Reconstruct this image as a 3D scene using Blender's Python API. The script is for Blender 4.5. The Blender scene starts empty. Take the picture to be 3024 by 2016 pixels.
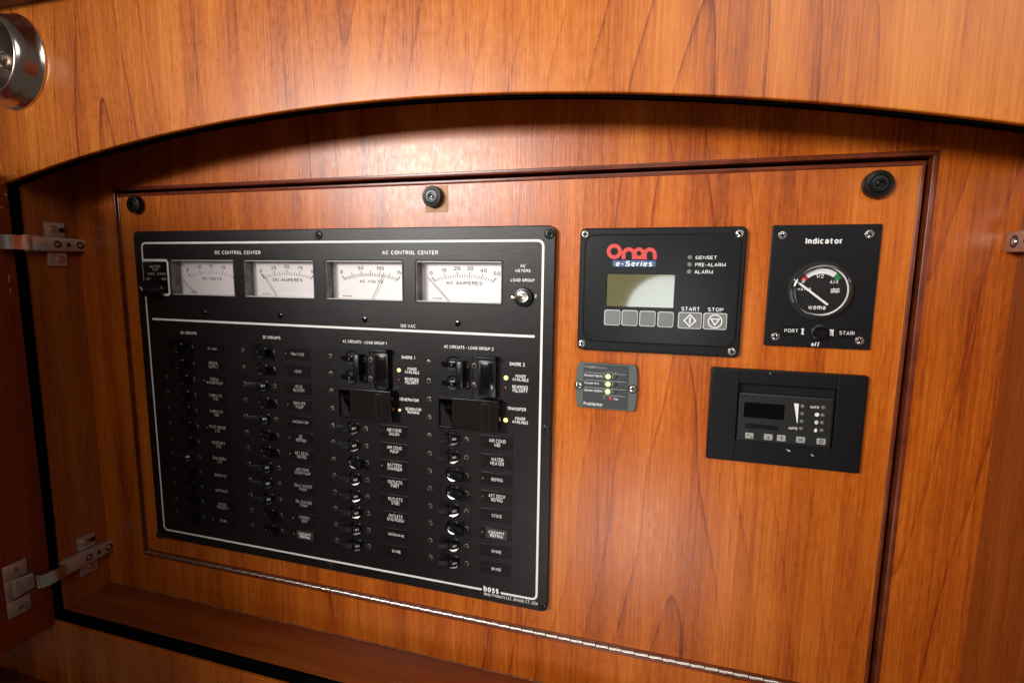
import bpy, bmesh, math, random
from mathutils import Vector, Matrix
random.seed(7)
sc = bpy.context.scene
COL = sc.collection
R = math.radians

# ------------------------------------------------------------------ camera
CAM = Vector((0.5607, -0.4524, 0.1398))
ROT = Matrix(((0.9607, 0.2775, 0.0118), (0.0472, -0.1215, -0.9915), (-0.2737, 0.9530, -0.1298)))
FPX = 1517.916                                   # focal length for a picture 3024 wide
ROT = Matrix((ROT[0].normalized(), (ROT[1] - ROT[1].dot(ROT[0].normalized()) * ROT[0].normalized()).normalized(),
              ROT[0].cross(ROT[1]).normalized()))
cd = bpy.data.cameras.new('camera')
cd.sensor_width = 36.0
cd.lens = 36.0 * FPX / 3024.0
cd.clip_start, cd.clip_end = 0.01, 50
cam = bpy.data.objects.new('camera', cd)
COL.objects.link(cam)
M3 = Matrix((ROT[0], -ROT[1], -ROT[2])).transposed()
cam.matrix_world = Matrix.Translation(CAM) @ M3.to_4x4()
sc.camera = cam

# ------------------------------------------------------------------ world, lamps, exposure
w = bpy.data.worlds.new('World'); sc.world = w; w.use_nodes = True
bg = w.node_tree.nodes['Background']
bg.inputs[0].default_value = (1.0, 0.86, 0.74, 1); bg.inputs[1].default_value = 0.026
sc.view_settings.view_transform = 'Standard'
sc.view_settings.look = 'None'
sc.view_settings.gamma = 1
sc.view_settings.exposure = 0.85

def area(name, loc, target, sx, sy, power, col, shape='RECTANGLE', spread=180):
    l = bpy.data.lights.new(name, 'AREA'); l.shape = shape; l.size = sx; l.size_y = sy
    l.energy = power; l.color = col; l.spread = R(spread)
    o = bpy.data.objects.new(name, l); COL.objects.link(o); o.location = loc
    o.rotation_euler = (Vector(target) - Vector(loc)).to_track_quat('-Z', 'Y').to_euler()
    return o
area('cabin_window_light', (-0.337, -1.52, 0.536), (0.47, 0, 0.17), 0.66, 0.32, 1.36, (1, 0.97, 0.92), spread=43)
area('cabin_ceiling_light', (1.02, -1.16, 0.86), (0.78, 0, 0.34), 1.1, 0.6, 1.45, (1, 0.95, 0.87), spread=105)
area('galley_light', (0.50, -0.95, -0.56), (0.44, 0, -0.10), 0.34, 0.22, 0.08, (1, 0.95, 0.90), spread=40)
area('screen_reflection_disc', (0.571, -0.60, 0.066), (0.565, 0, 0.108), 0.15, 0.15, 0.015, (0.88, 0.97, 1.0), 'DISK', spread=60)  # disc light added for the pale round reflection in the generator screen

# ------------------------------------------------------------------ pixel of the 2352 wide picture -> point of a plane
S = 3024 / 2352
def ray(x, y):
    d = Vector(((x * S - 1512) / FPX, (y * S - 1008) / FPX, 1.0))
    return ROT.transposed() @ d
def at(x, y, Y=0.0):
    d = ray(x, y); return CAM + d * ((Y - CAM.y) / d.y)
def crop(ox, oy, k):                              # pixel of an enlarged crop -> pixel of the 2352 picture
    return lambda x, y: ((ox + x / k) / S, (oy + y / k) / S)

# ------------------------------------------------------------------ materials
def nt(name):
    m = bpy.data.materials.new(name); m.use_nodes = True
    n = m.node_tree; return m, n, n.nodes['Principled BSDF']
def mat(name, col, rough=.5, metal=0, spec=.5, coat=0, bump=0, bscale=800, var=0, emit=None, es=0, ior=1.5, tscale=None, rvar=0):
    m, n, b = nt(name)
    b.inputs['Base Color'].default_value = (*col, 1); b.inputs['Roughness'].default_value = rough
    b.inputs['Metallic'].default_value = metal; b.inputs['Specular IOR Level'].default_value = spec
    b.inputs['Coat Weight'].default_value = coat; b.inputs['Coat Roughness'].default_value = .08
    b.inputs['IOR'].default_value = ior
    if emit: b.inputs['Emission Color'].default_value = (*emit, 1); b.inputs['Emission Strength'].default_value = es
    if bump or var or rvar:
        g = n.nodes.new('ShaderNodeNewGeometry'); t = n.nodes.new('ShaderNodeTexNoise')
        t.inputs['Scale'].default_value = bscale; t.inputs['Detail'].default_value = 3
        n.links.new(g.outputs['Position'], t.inputs['Vector'])
        if bump:
            bp = n.nodes.new('ShaderNodeBump'); bp.inputs['Strength'].default_value = bump; bp.inputs['Distance'].default_value = .0006
            n.links.new(t.outputs['Fac'], bp.inputs['Height']); n.links.new(bp.outputs['Normal'], b.inputs['Normal'])
        if var or rvar:
            t2 = n.nodes.new('ShaderNodeTexNoise'); t2.inputs['Scale'].default_value = tscale or bscale * .1; t2.inputs['Detail'].default_value = 4
            n.links.new(g.outputs['Position'], t2.inputs['Vector'])
            if var:
                cr = n.nodes.new('ShaderNodeValToRGB')
                cr.color_ramp.elements[0].position = .3; cr.color_ramp.elements[1].position = .7
                cr.color_ramp.elements[0].color = (*[c * (1 - var) for c in col], 1)
                cr.color_ramp.elements[1].color = (*[min(1, c * (1 + var)) for c in col], 1)
                n.links.new(t2.outputs['Fac'], cr.inputs['Fac']); n.links.new(cr.outputs['Color'], b.inputs['Base Color'])
            if rvar:
                mr = n.nodes.new('ShaderNodeMapRange'); mr.inputs['To Min'].default_value = max(.02, rough - rvar); mr.inputs['To Max'].default_value = rough + rvar
                n.links.new(t2.outputs['Fac'], mr.inputs['Value']); n.links.new(mr.outputs['Result'], b.inputs['Roughness'])
    return m

def wood(name, axes='XZ', dark=(.19, .025, .0018), mid=(.46, .097, .0062), light=(.66, .19, .021), rough=.30, fig=1.0, shift=0.0, leaf=.27):
    """cherry veneer: u runs across the grain, v along it; hyperbola-shaped growth rings, fine streaks, pores"""
    m, n, b = nt(name); N = n.nodes; L = n.links
    def math_(op, a, c=None, d=None):
        k = N.new('ShaderNodeMath'); k.operation = op
        for i, s in enumerate((a, c, d)):
            if s is None: continue
            if isinstance(s, (int, float)): k.inputs[i].default_value = s
            else: L.new(s, k.inputs[i])
        return k.outputs[0]
    g = N.new('ShaderNodeNewGeometry'); sp = N.new('ShaderNodeSeparateXYZ'); L.new(g.outputs['Position'], sp.inputs[0])
    u = sp.outputs['XYZ'.index(axes[0])]; v = sp.outputs['XYZ'.index(axes[1])]
    u = math_('ADD', u, shift)
    def noise(su, sv, detail=2, rough_=.5, w_=0.0):
        c = N.new('ShaderNodeCombineXYZ'); L.new(math_('MULTIPLY', u, su), c.inputs[0]); L.new(math_('MULTIPLY', v, sv), c.inputs[1])
        c.inputs[2].default_value = w_
        t = N.new('ShaderNodeTexNoise'); t.inputs['Scale'].default_value = 1; t.inputs['Detail'].default_value = detail; t.inputs['Roughness'].default_value = rough_
        L.new(c.outputs[0], t.inputs['Vector']); return t.outputs['Fac']
    # veneer leaves, each with its own ring centre
    un = math_('ADD', u, leaf / 2 - .04)
    lid = math_('FLOOR', math_('DIVIDE', un, leaf))
    ul = math_('SUBTRACT', math_('FLOORED_MODULO', un, leaf), leaf / 2)
    wn = N.new('ShaderNodeTexWhiteNoise'); wn.noise_dimensions = '1D'; L.new(lid, wn.inputs['W']); rnd = wn.outputs['Value']
    ul = math_('ADD', ul, math_('MULTIPLY', math_('SUBTRACT', noise(2, 3.2, 2, .5, 3.1), .5), .05))
    hyp = math_('SQRT', math_('ADD', math_('MULTIPLY', ul, ul), .00006))
    sign = math_('SUBTRACT', math_('MULTIPLY', math_('GREATER_THAN', rnd, .45), 2), 1)
    t = math_('ADD', math_('MULTIPLY', math_('MULTIPLY', v, sign), 1.0), math_('MULTIPLY', hyp, 8.5))
    t = math_('ADD', t, math_('MULTIPLY', noise(8, 2.2, 2, .5, 1.7), .10))
    t = math_('ADD', t, math_('MULTIPLY', noise(90, 9, 2, .5, 7.7), .008))
    t = math_('ADD', t, math_('MULTIPLY', rnd, 3.0))
    fr = math_('FRACT', math_('DIVIDE', t, .24))
    ring = math_('POWER', fr, 24.0)
    ring = math_('MULTIPLY', ring, math_('LESS_THAN', fr, .985))
    ringm = math_('MULTIPLY', math_('MAXIMUM', ring, 0), math_('MAXIMUM', math_('MULTIPLY_ADD', noise(7, 3, 2, .5, 9.3), 3.2, -1.12), 0))
    streak = noise(430, 7, 3, .62, 0)
    fine = noise(1300, 40, 2, .6, 5)
    mott = noise(230, 120, 3, .6, 8)
    band = noise(26, .8, 3, .55, 2)
    blot = noise(9, 4, 3, .5, 4)
    f = math_('ADD', math_('MULTIPLY', math_('SUBTRACT', streak, .5), .85), math_('MULTIPLY', math_('SUBTRACT', fine, .5), .62))
    f = math_('ADD', f, math_('MULTIPLY', math_('SUBTRACT', mott, .5), .25))
    f = math_('ADD', f, math_('MULTIPLY', math_('SUBTRACT', band, .5), 1.05))
    f = math_('ADD', f, math_('MULTIPLY', math_('SUBTRACT', blot, .5), .75))
    f = math_('ADD', f, math_('MULTIPLY', math_('SUBTRACT', rnd, .5), .10))
    f = math_('ADD', f, math_('MULTIPLY', fr, -.04))
    f = math_('ADD', f, math_('MULTIPLY', ringm, -.74 * fig))
    f = math_('ADD', f, .52)
    cr = N.new('ShaderNodeValToRGB'); e = cr.color_ramp.elements
    e[0].position = .08; e[0].color = (*dark, 1); e[1].position = .95; e[1].color = (*light, 1)
    k = e.new(.52); k.color = (*mid, 1)
    L.new(f, cr.inputs['Fac']); L.new(cr.outputs['Color'], b.inputs['Base Color'])
    hgt = math_('ADD', math_('MULTIPLY', fine, .6), math_('MULTIPLY', streak, .5))
    hgt = math_('ADD', hgt, math_('MULTIPLY', mott, .35))
    bp = N.new('ShaderNodeBump'); bp.inputs['Strength'].default_value = .30; bp.inputs['Distance'].default_value = .0004
    L.new(hgt, bp.inputs['Height']); L.new(bp.outputs['Normal'], b.inputs['Normal'])
    L.new(math_('MULTIPLY_ADD', mott, .22, rough - .11), b.inputs['Roughness'])
    b.inputs['Specular IOR Level'].default_value = .4
    return m

W_door = wood('cherry_veneer')
W_frame = wood('cherry_veneer_back_frame', shift=.37)
W_fascia = wood('cherry_veneer_front', shift=.0, light=(.70, .235, .032), mid=(.52, .130, .0105))
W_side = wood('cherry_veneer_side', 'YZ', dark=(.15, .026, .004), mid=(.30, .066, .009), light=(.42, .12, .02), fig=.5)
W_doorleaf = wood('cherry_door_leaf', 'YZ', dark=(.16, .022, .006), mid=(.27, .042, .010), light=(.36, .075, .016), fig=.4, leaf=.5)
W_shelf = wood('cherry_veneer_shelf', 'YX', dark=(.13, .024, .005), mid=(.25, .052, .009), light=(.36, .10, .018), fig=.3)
W_trim = mat('stained_edge_band', (.145, .026, .008), .3, var=.35, bscale=300, tscale=60, bump=.1)
W_dark = mat('dark_stained_wood', (.10, .018, .006), .35, var=.3, bscale=300, tscale=30)
RUBBER = mat('black_gasket', (.003, .0026, .003), .9, spec=.0, bump=.2, bscale=900)
VOID = mat('dark_gap', (.003, .002, .002), .95)
PANEL = mat('textured_black_paint', (.0085, .0064, .0070), .33, bump=.36, bscale=1000, spec=.31, rvar=.05, tscale=16)
PLATE = mat('label_film', (.0072, .0055, .0060), .30, spec=.30, bump=.05, bscale=900)
TOGGLE = mat('black_toggle_plastic', (.004, .004, .0042), .42, spec=.2, bump=.05, bscale=900)
GLOSS = mat('glossy_black_plastic', (.004, .004, .004), .12, spec=.5)
SATIN = mat('satin_black_plastic', (.0045, .0045, .005), .3, spec=.36, bump=.05, bscale=900)
MATTE = mat('matte_black_plastic', (.0055, .0055, .0068), .45, spec=.22, bump=.1, bscale=1200)
COVER = mat('dark_brown_lock_cover', (.0085, .0055, .0055), .22, spec=.42, bump=.03, bscale=300, rvar=.08, tscale=70)
LIP = mat('breaker_lip', (.035, .036, .037), .13, spec=.9)
WHITE = mat('white_print', (.80, .79, .78), .5)
GREYP = mat('grey_print', (.42, .41, .41), .5)
DIMP = mat('faded_print', (.30, .29, .29), .5)
INK = mat('black_print', (.02, .018, .018), .5)
FACE = mat('meter_face_paper', (.85, .785, .79), .45, var=.03, bscale=200, tscale=40)
ACRYL = mat('grey_acrylic_wall', (.12, .11, .11), .15, spec=.6, var=.5, bscale=300, tscale=120)
ACRYLW = mat('lit_acrylic_ledge', (.55, .54, .53), .2, spec=.6)  # paler copy of the wall acrylic; light on the ledge is in the colour
STEEL = mat('screw_steel', (.55, .51, .47), .24, .85, bump=.05, bscale=600)
BRONZE = mat('blackened_screw', (.12, .10, .09), .38, 1)
BLKSCREW = mat('black_oxide_screw', (.03, .03, .03), .3, .6)
NICKEL = mat('nickel_plate', (.85, .80, .74), .20, 1, bump=.04, bscale=300, rvar=.08, tscale=90)
NICKELD = mat('dull_zinc', (.62, .58, .54), .27, .7, bump=.06, bscale=400, rvar=.08, tscale=80)
CHROME = mat('polished_chrome', (.95, .86, .77), .20, 1)
HINGE = mat('nickel_piano_hinge', (.76, .70, .63), .34, 1, bump=.05, bscale=700)
RED = mat('red_logo_ink', (.62, .045, .04), .45)
BLUE = mat('blue_logo_ink', (.045, .09, .22), .45)
GREENINK = mat('green_ink', (.015, .22, .055), .45)
REDINK = mat('dial_red_ink', (.60, .03, .03), .45)
LCD = mat('olive_lcd', (.150, .138, .064), .06, spec=.5, ior=2.1, var=.06, bscale=300, tscale=260)
GREYBTN = mat('grey_membrane_button', (.16, .165, .16), .5, var=.06, bscale=400, tscale=100)
BTNRIM = mat('pale_button_rim', (.55, .555, .545), .5)
LEDOFF = mat('unlit_grey_led', (.15, .145, .135), .3)
LEDRED = mat('unlit_red_led', (.06, .006, .009), .2)
TESTRED = mat('red_test_button', (.55, .05, .04), .4)
LEDGRN = mat('lit_green_led', (.4, .6, .2), .3, emit=(.58, 1.0, .24), es=.95)
LEDYEL = mat('lit_yellow_led', (.6, .5, .1), .3, emit=(1.0, .80, .25), es=.95)
LEDORG = mat('lit_orange_led', (.6, .3, .1), .3, emit=(1.0, .55, .30), es=.8)
GREYBOX = mat('grey_green_housing', (.085, .10, .092), .42, bump=.1, bscale=900)
SLATE = mat('dark_slate_film', (.034, .037, .042), .4, bump=.05, bscale=700)
CHARC = mat('charcoal_plastic', (.015, .015, .0158), .42, spec=.35, bump=.1, bscale=1400)
DISPLAY = mat('dark_display_window', (.002, .002, .002), .12)
BEIGE = mat('worn_grey_button', (.34, .35, .32), .55, var=.15, bscale=500, tscale=350)
DIAL = mat('dial_black', (.006, .006, .006), .4)
RIM = mat('dark_glass_rim', (.03, .029, .028), .06, spec=1.0)
CHIP = mat('bare_wood_chip', (.55, .33, .20), .7)
PATCH = mat('bare_veneer_patch', (.42, .20, .10), .6, var=.25, bscale=300, tscale=80)
TAPE = mat('grey_label_tape', (.03, .03, .031), .4)
GLASS = bpy.data.materials.new('dial_glass'); GLASS.use_nodes = True
gn = GLASS.node_tree; gn.nodes.remove(gn.nodes['Principled BSDF']); go = gn.nodes['Material Output']
gm_, gt, gg, gf = gn.nodes.new('ShaderNodeMixShader'), gn.nodes.new('ShaderNodeBsdfTransparent'), gn.nodes.new('ShaderNodeBsdfGlossy'), gn.nodes.new('ShaderNodeMath')
gg.inputs['Roughness'].default_value = .04; gf.operation = 'MULTIPLY_ADD'; gf.inputs[1].default_value = .45; gf.inputs[2].default_value = .03
glw, gpw = gn.nodes.new('ShaderNodeLayerWeight'), gn.nodes.new('ShaderNodeMath'); gpw.operation = 'POWER'; gpw.inputs[1].default_value = 4.0
glw.inputs['Blend'].default_value = .5; gn.links.new(glw.outputs['Facing'], gpw.inputs[0]); gn.links.new(gpw.outputs[0], gf.inputs[0])
gn.links.new(gf.outputs[0], gm_.inputs[0]); gn.links.new(gt.outputs[0], gm_.inputs[1]); gn.links.new(gg.outputs[0], gm_.inputs[2]); gn.links.new(gm_.outputs[0], go.inputs['Surface'])

# ------------------------------------------------------------------ object helpers
WL = {}
def tag(o, label=None, cat=None, group=None, kind=None):
    if label: o['label'] = label
    if cat: o['category'] = cat
    if group: o['group'] = group
    if kind: o['kind'] = kind
    return o
def thing(name, loc, label, cat, group=None):
    o = bpy.data.objects.new(name, None); COL.objects.link(o); o.location = loc; o.empty_display_size = .02
    WL[o] = Vector(loc); return tag(o, label, cat, group)
def link(o, parent=None, wloc=None):
    COL.objects.link(o)
    base = WL[parent] if parent else Vector((0, 0, 0))
    if wloc is None: wloc = base
    o.parent = parent; o.location = Vector(wloc) - base; WL[o] = Vector(wloc); return o
def inst(name, me, parent, wloc, rot=None):
    o = bpy.data.objects.new(name, me); link(o, parent, wloc)
    if rot: o.rotation_euler = rot
    return o
def smooth(me, ang=35):
    for p in me.polygons: p.use_smooth = True
    me.set_sharp_from_angle(angle=R(ang))

class MB:
    def __init__(s): s.bm = bmesh.new()
    def box(s, x0, x1, y0, y1, z0, z1, bevel=0, seg=2):
        b = bmesh.new(); bmesh.ops.create_cube(b, size=1)
        for v in b.verts: v.co = Vector(((x0 + x1) / 2 + v.co.x * (x1 - x0), (y0 + y1) / 2 + v.co.y * (y1 - y0), (z0 + z1) / 2 + v.co.z * (z1 - z0)))
        if bevel: bmesh.ops.bevel(b, geom=b.edges[:], offset=bevel, segments=seg, affect='EDGES', profile=.5)
        s.join(b); return s
    def hexa(s, pts, bevel=0, seg=2):                 # 8 corners: 4 of one end, 4 of the other
        b = bmesh.new(); v = [b.verts.new(p) for p in pts]
        for f in ((0, 1, 2, 3), (7, 6, 5, 4), (0, 4, 5, 1), (1, 5, 6, 2), (2, 6, 7, 3), (3, 7, 4, 0)): b.faces.new([v[i] for i in f])
        bmesh.ops.recalc_face_normals(b, faces=b.faces[:])
        if bevel: bmesh.ops.bevel(b, geom=b.edges[:], offset=bevel, segments=seg, affect='EDGES', profile=.5)
        s.join(b); return s
    def prism(s, poly, a0, a1, axis='Z', bevel=0):     # polygon in the other two axes
        mk = {'Z': lambda p, a: (p[0], p[1], a), 'Y': lambda p, a: (p[0], a, p[1]), 'X': lambda p, a: (a, p[0], p[1])}[axis]
        b = bmesh.new(); lo = [b.verts.new(mk(p, a0)) for p in poly]; hi = [b.verts.new(mk(p, a1)) for p in poly]; n = len(poly)
        b.faces.new(lo); b.faces.new(hi[::-1])
        for i in range(n): b.faces.new((lo[i], hi[i], hi[(i + 1) % n], lo[(i + 1) % n]))
        bmesh.ops.recalc_face_normals(b, faces=b.faces[:])
        if bevel: bmesh.ops.bevel(b, geom=b.edges[:], offset=bevel, segments=2, affect='EDGES', profile=.5)
        s.join(b); return s
    def lathe(s, prof, c=(0, 0, 0), seg=28, axis='Y'):  # prof: (radius, distance towards the viewer)
        b = bmesh.new(); c = Vector(c); rings = []
        for r, h in prof:
            if r < 1e-6: rings.append([b.verts.new(c + Vector((0, -h, 0)))])
            else: rings.append([b.verts.new(c + Vector((r * math.cos(a), -h, r * math.sin(a)))) for a in (2 * math.pi * i / seg for i in range(seg))])
        for A, B in zip(rings, rings[1:]):
            for i in range(seg):
                j = (i + 1) % seg
                q = [A[i] if len(A) > 1 else A[0], A[j] if len(A) > 1 else A[0], B[j] if len(B) > 1 else B[0], B[i] if len(B) > 1 else B[0]]
                q = list(dict.fromkeys(q))
                if len(q) > 2: b.faces.new(q)
        bmesh.ops.recalc_face_normals(b, faces=b.faces[:]); s.join(b); return s
    def cyl(s, p, q, r, seg=16, r2=None):
        p, q = Vector(p), Vector(q); d = (q - p); z = d.normalized()
        x = z.orthogonal().normalized(); y = z.cross(x); b = bmesh.new(); r2 = r if r2 is None else r2
        A = [b.verts.new(p + (x * math.cos(a) + y * math.sin(a)) * r) for a in (2 * math.pi * i / seg for i in range(seg))]
        B = [b.verts.new(q + (x * math.cos(a) + y * math.sin(a)) * r2) for a in (2 * math.pi * i / seg for i in range(seg))]
        b.faces.new(A[::-1]); b.faces.new(B)
        for i in range(seg): b.faces.new((A[i], A[(i + 1) % seg], B[(i + 1) % seg], B[i]))
        s.join(b); return s
    def flat(s, poly, Y):                              # face in a plane facing the viewer
        vs = [s.bm.verts.new((p[0], Y, p[1])) for p in poly]; f = s.bm.faces.new(vs); f.normal_update()
        if f.normal.y > 0: f.normal_flip()
        return s
    def stroke(s, pts, wd, Y, closed=False):
        pts = [Vector((p[0], p[1])) for p in pts]; n = len(pts); Lf, Rt = [], []
        for i in range(n):
            a = pts[i - 1] if (i > 0 or closed) else pts[i]; c = pts[(i + 1) % n] if (i < n - 1 or closed) else pts[i]
            d1 = (pts[i] - a); d2 = (c - pts[i])
            d1 = d1.normalized() if d1.length > 1e-9 else d2.normalized(); d2 = d2.normalized() if d2.length > 1e-9 else d1
            d = (d1 + d2).normalized(); nn = Vector((-d.y, d.x)); k = wd / 2 / max(.5, nn.dot(Vector((-d1.y, d1.x))))
            Lf.append(pts[i] + nn * k); Rt.append(pts[i] - nn * k)
        m = n if closed else n - 1
        for i in range(m):
            j = (i + 1) % n; s.flat([Lf[i], Lf[j], Rt[j], Rt[i]], Y)
        return s
    def join(s, b):
        me = bpy.data.meshes.new('t'); b.to_mesh(me); b.free(); s.bm.from_mesh(me); bpy.data.meshes.remove(me)
    def mesh(s, name, m, sm=True, off=None):
        me = bpy.data.meshes.new(name)
        if off is not None: bmesh.ops.translate(s.bm, verts=s.bm.verts[:], vec=-Vector(off))
        s.bm.to_mesh(me); s.bm.free()
        for k in (m if isinstance(m, (list, tuple)) else [m]): me.materials.append(k)
        if sm: smooth(me)
        return me
    def build(s, name, m, parent=None, sm=True):
        me = s.mesh(name, m, sm, WL[parent] if parent else None)
        o = bpy.data.objects.new(name, me); return link(o, parent)

QUEUE = []
def rrect(x0, x1, z0, z1, r=0, n=5):
    if r <= 0: return [(x0, z0), (x1, z0), (x1, z1), (x0, z1)]
    out = []
    for cx, cz, a0 in ((x1 - r, z0 + r, -90), (x1 - r, z1 - r, 0), (x0 + r, z1 - r, 90), (x0 + r, z0 + r, 180)):
        for i in range(n + 1):
            a = R(a0 + 90 * i / n); out.append((cx + r * math.cos(a), cz + r * math.sin(a)))
    return out
def circ(cx, cz, r, n=24, a0=0, a1=360):
    full = abs(a1 - a0 - 360) < 1e-6
    return [(cx + r * math.cos(R(a0 + (a1 - a0) * i / (n if full else n - 1))), cz + r * math.sin(R(a0 + (a1 - a0) * i / (n if full else n - 1)))) for i in range(n)]
def plate(name, outlines, yf, th, m, parent=None, bevel=0, world=None, fn=None):
    """outline(s) in X-Z, inner ones are holes; front at y = yf, thickness th, edge bevelled"""
    cu = bpy.data.curves.new('tmp', 'CURVE'); cu.dimensions = '2D'; cu.fill_mode = 'BOTH'
    for pl in outlines:
        sp = cu.splines.new('POLY'); sp.points.add(len(pl) - 1); sp.use_cyclic_u = True
        for q, p in zip(sp.points, pl): q.co = (p[0], p[1], 0, 1)
    cu.bevel_depth = bevel; cu.bevel_resolution = 1; cu.offset = -bevel; cu.extrude = max(0, th / 2 - bevel)
    c = bpy.data.objects.new('tmp', cu); COL.objects.link(c)
    me = bpy.data.meshes.new(name); o = bpy.data.objects.new(name, me); link(o, parent, world)
    off = -(WL[o] if world is None else Vector((0, 0, 0)))
    mt = Matrix.Translation(off) @ Matrix.Translation((0, yf + th / 2, 0)) @ Matrix.Rotation(R(90), 4, 'X')
    QUEUE.append((c, o, m, mt, None, fn)); return o
# ------------------------------------------------------------------ a plain grotesque alphabet drawn as strokes
def E_(cx, cy, rx, ry, a0, a1, n=9): return [(cx + rx * math.cos(R(a0 + (a1 - a0) * i / n)), cy + ry * math.sin(R(a0 + (a1 - a0) * i / n))) for i in range(n + 1)]
def O_(w_, h=1.0): return [E_(w_ / 2, h / 2, w_ / 2, h / 2, 90, 450, 20)]
S_ = lambda w_, h: [E_(w_ / 2, h * .755, w_ * .46, h * .245, 25, 235, 9) + E_(w_ / 2, h * .265, w_ * .5, h * .265, 75, -150, 10)]
B_ = lambda w_: [[(0, 0), (0, 1), (w_ - .24, 1)] + E_(w_ - .26, .76, .24, .24, 90, -90) + [(0, .52)], [(w_ - .26, .52)] + E_(w_ - .26, .26, .26, .26, 90, -90) + [(0, 0)]]
XH = .72
bowl = lambda w_: E_(w_ / 2, XH / 2, w_ / 2, XH / 2, 0, 360, 18)
def arch_(x, w_): return [[(x, 0), (x, XH)], [(x, XH * .6)] + E_(x + w_ / 2, XH * .6, w_ / 2, XH * .4, 180, 0) + [(x + w_, 0)]]
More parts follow.
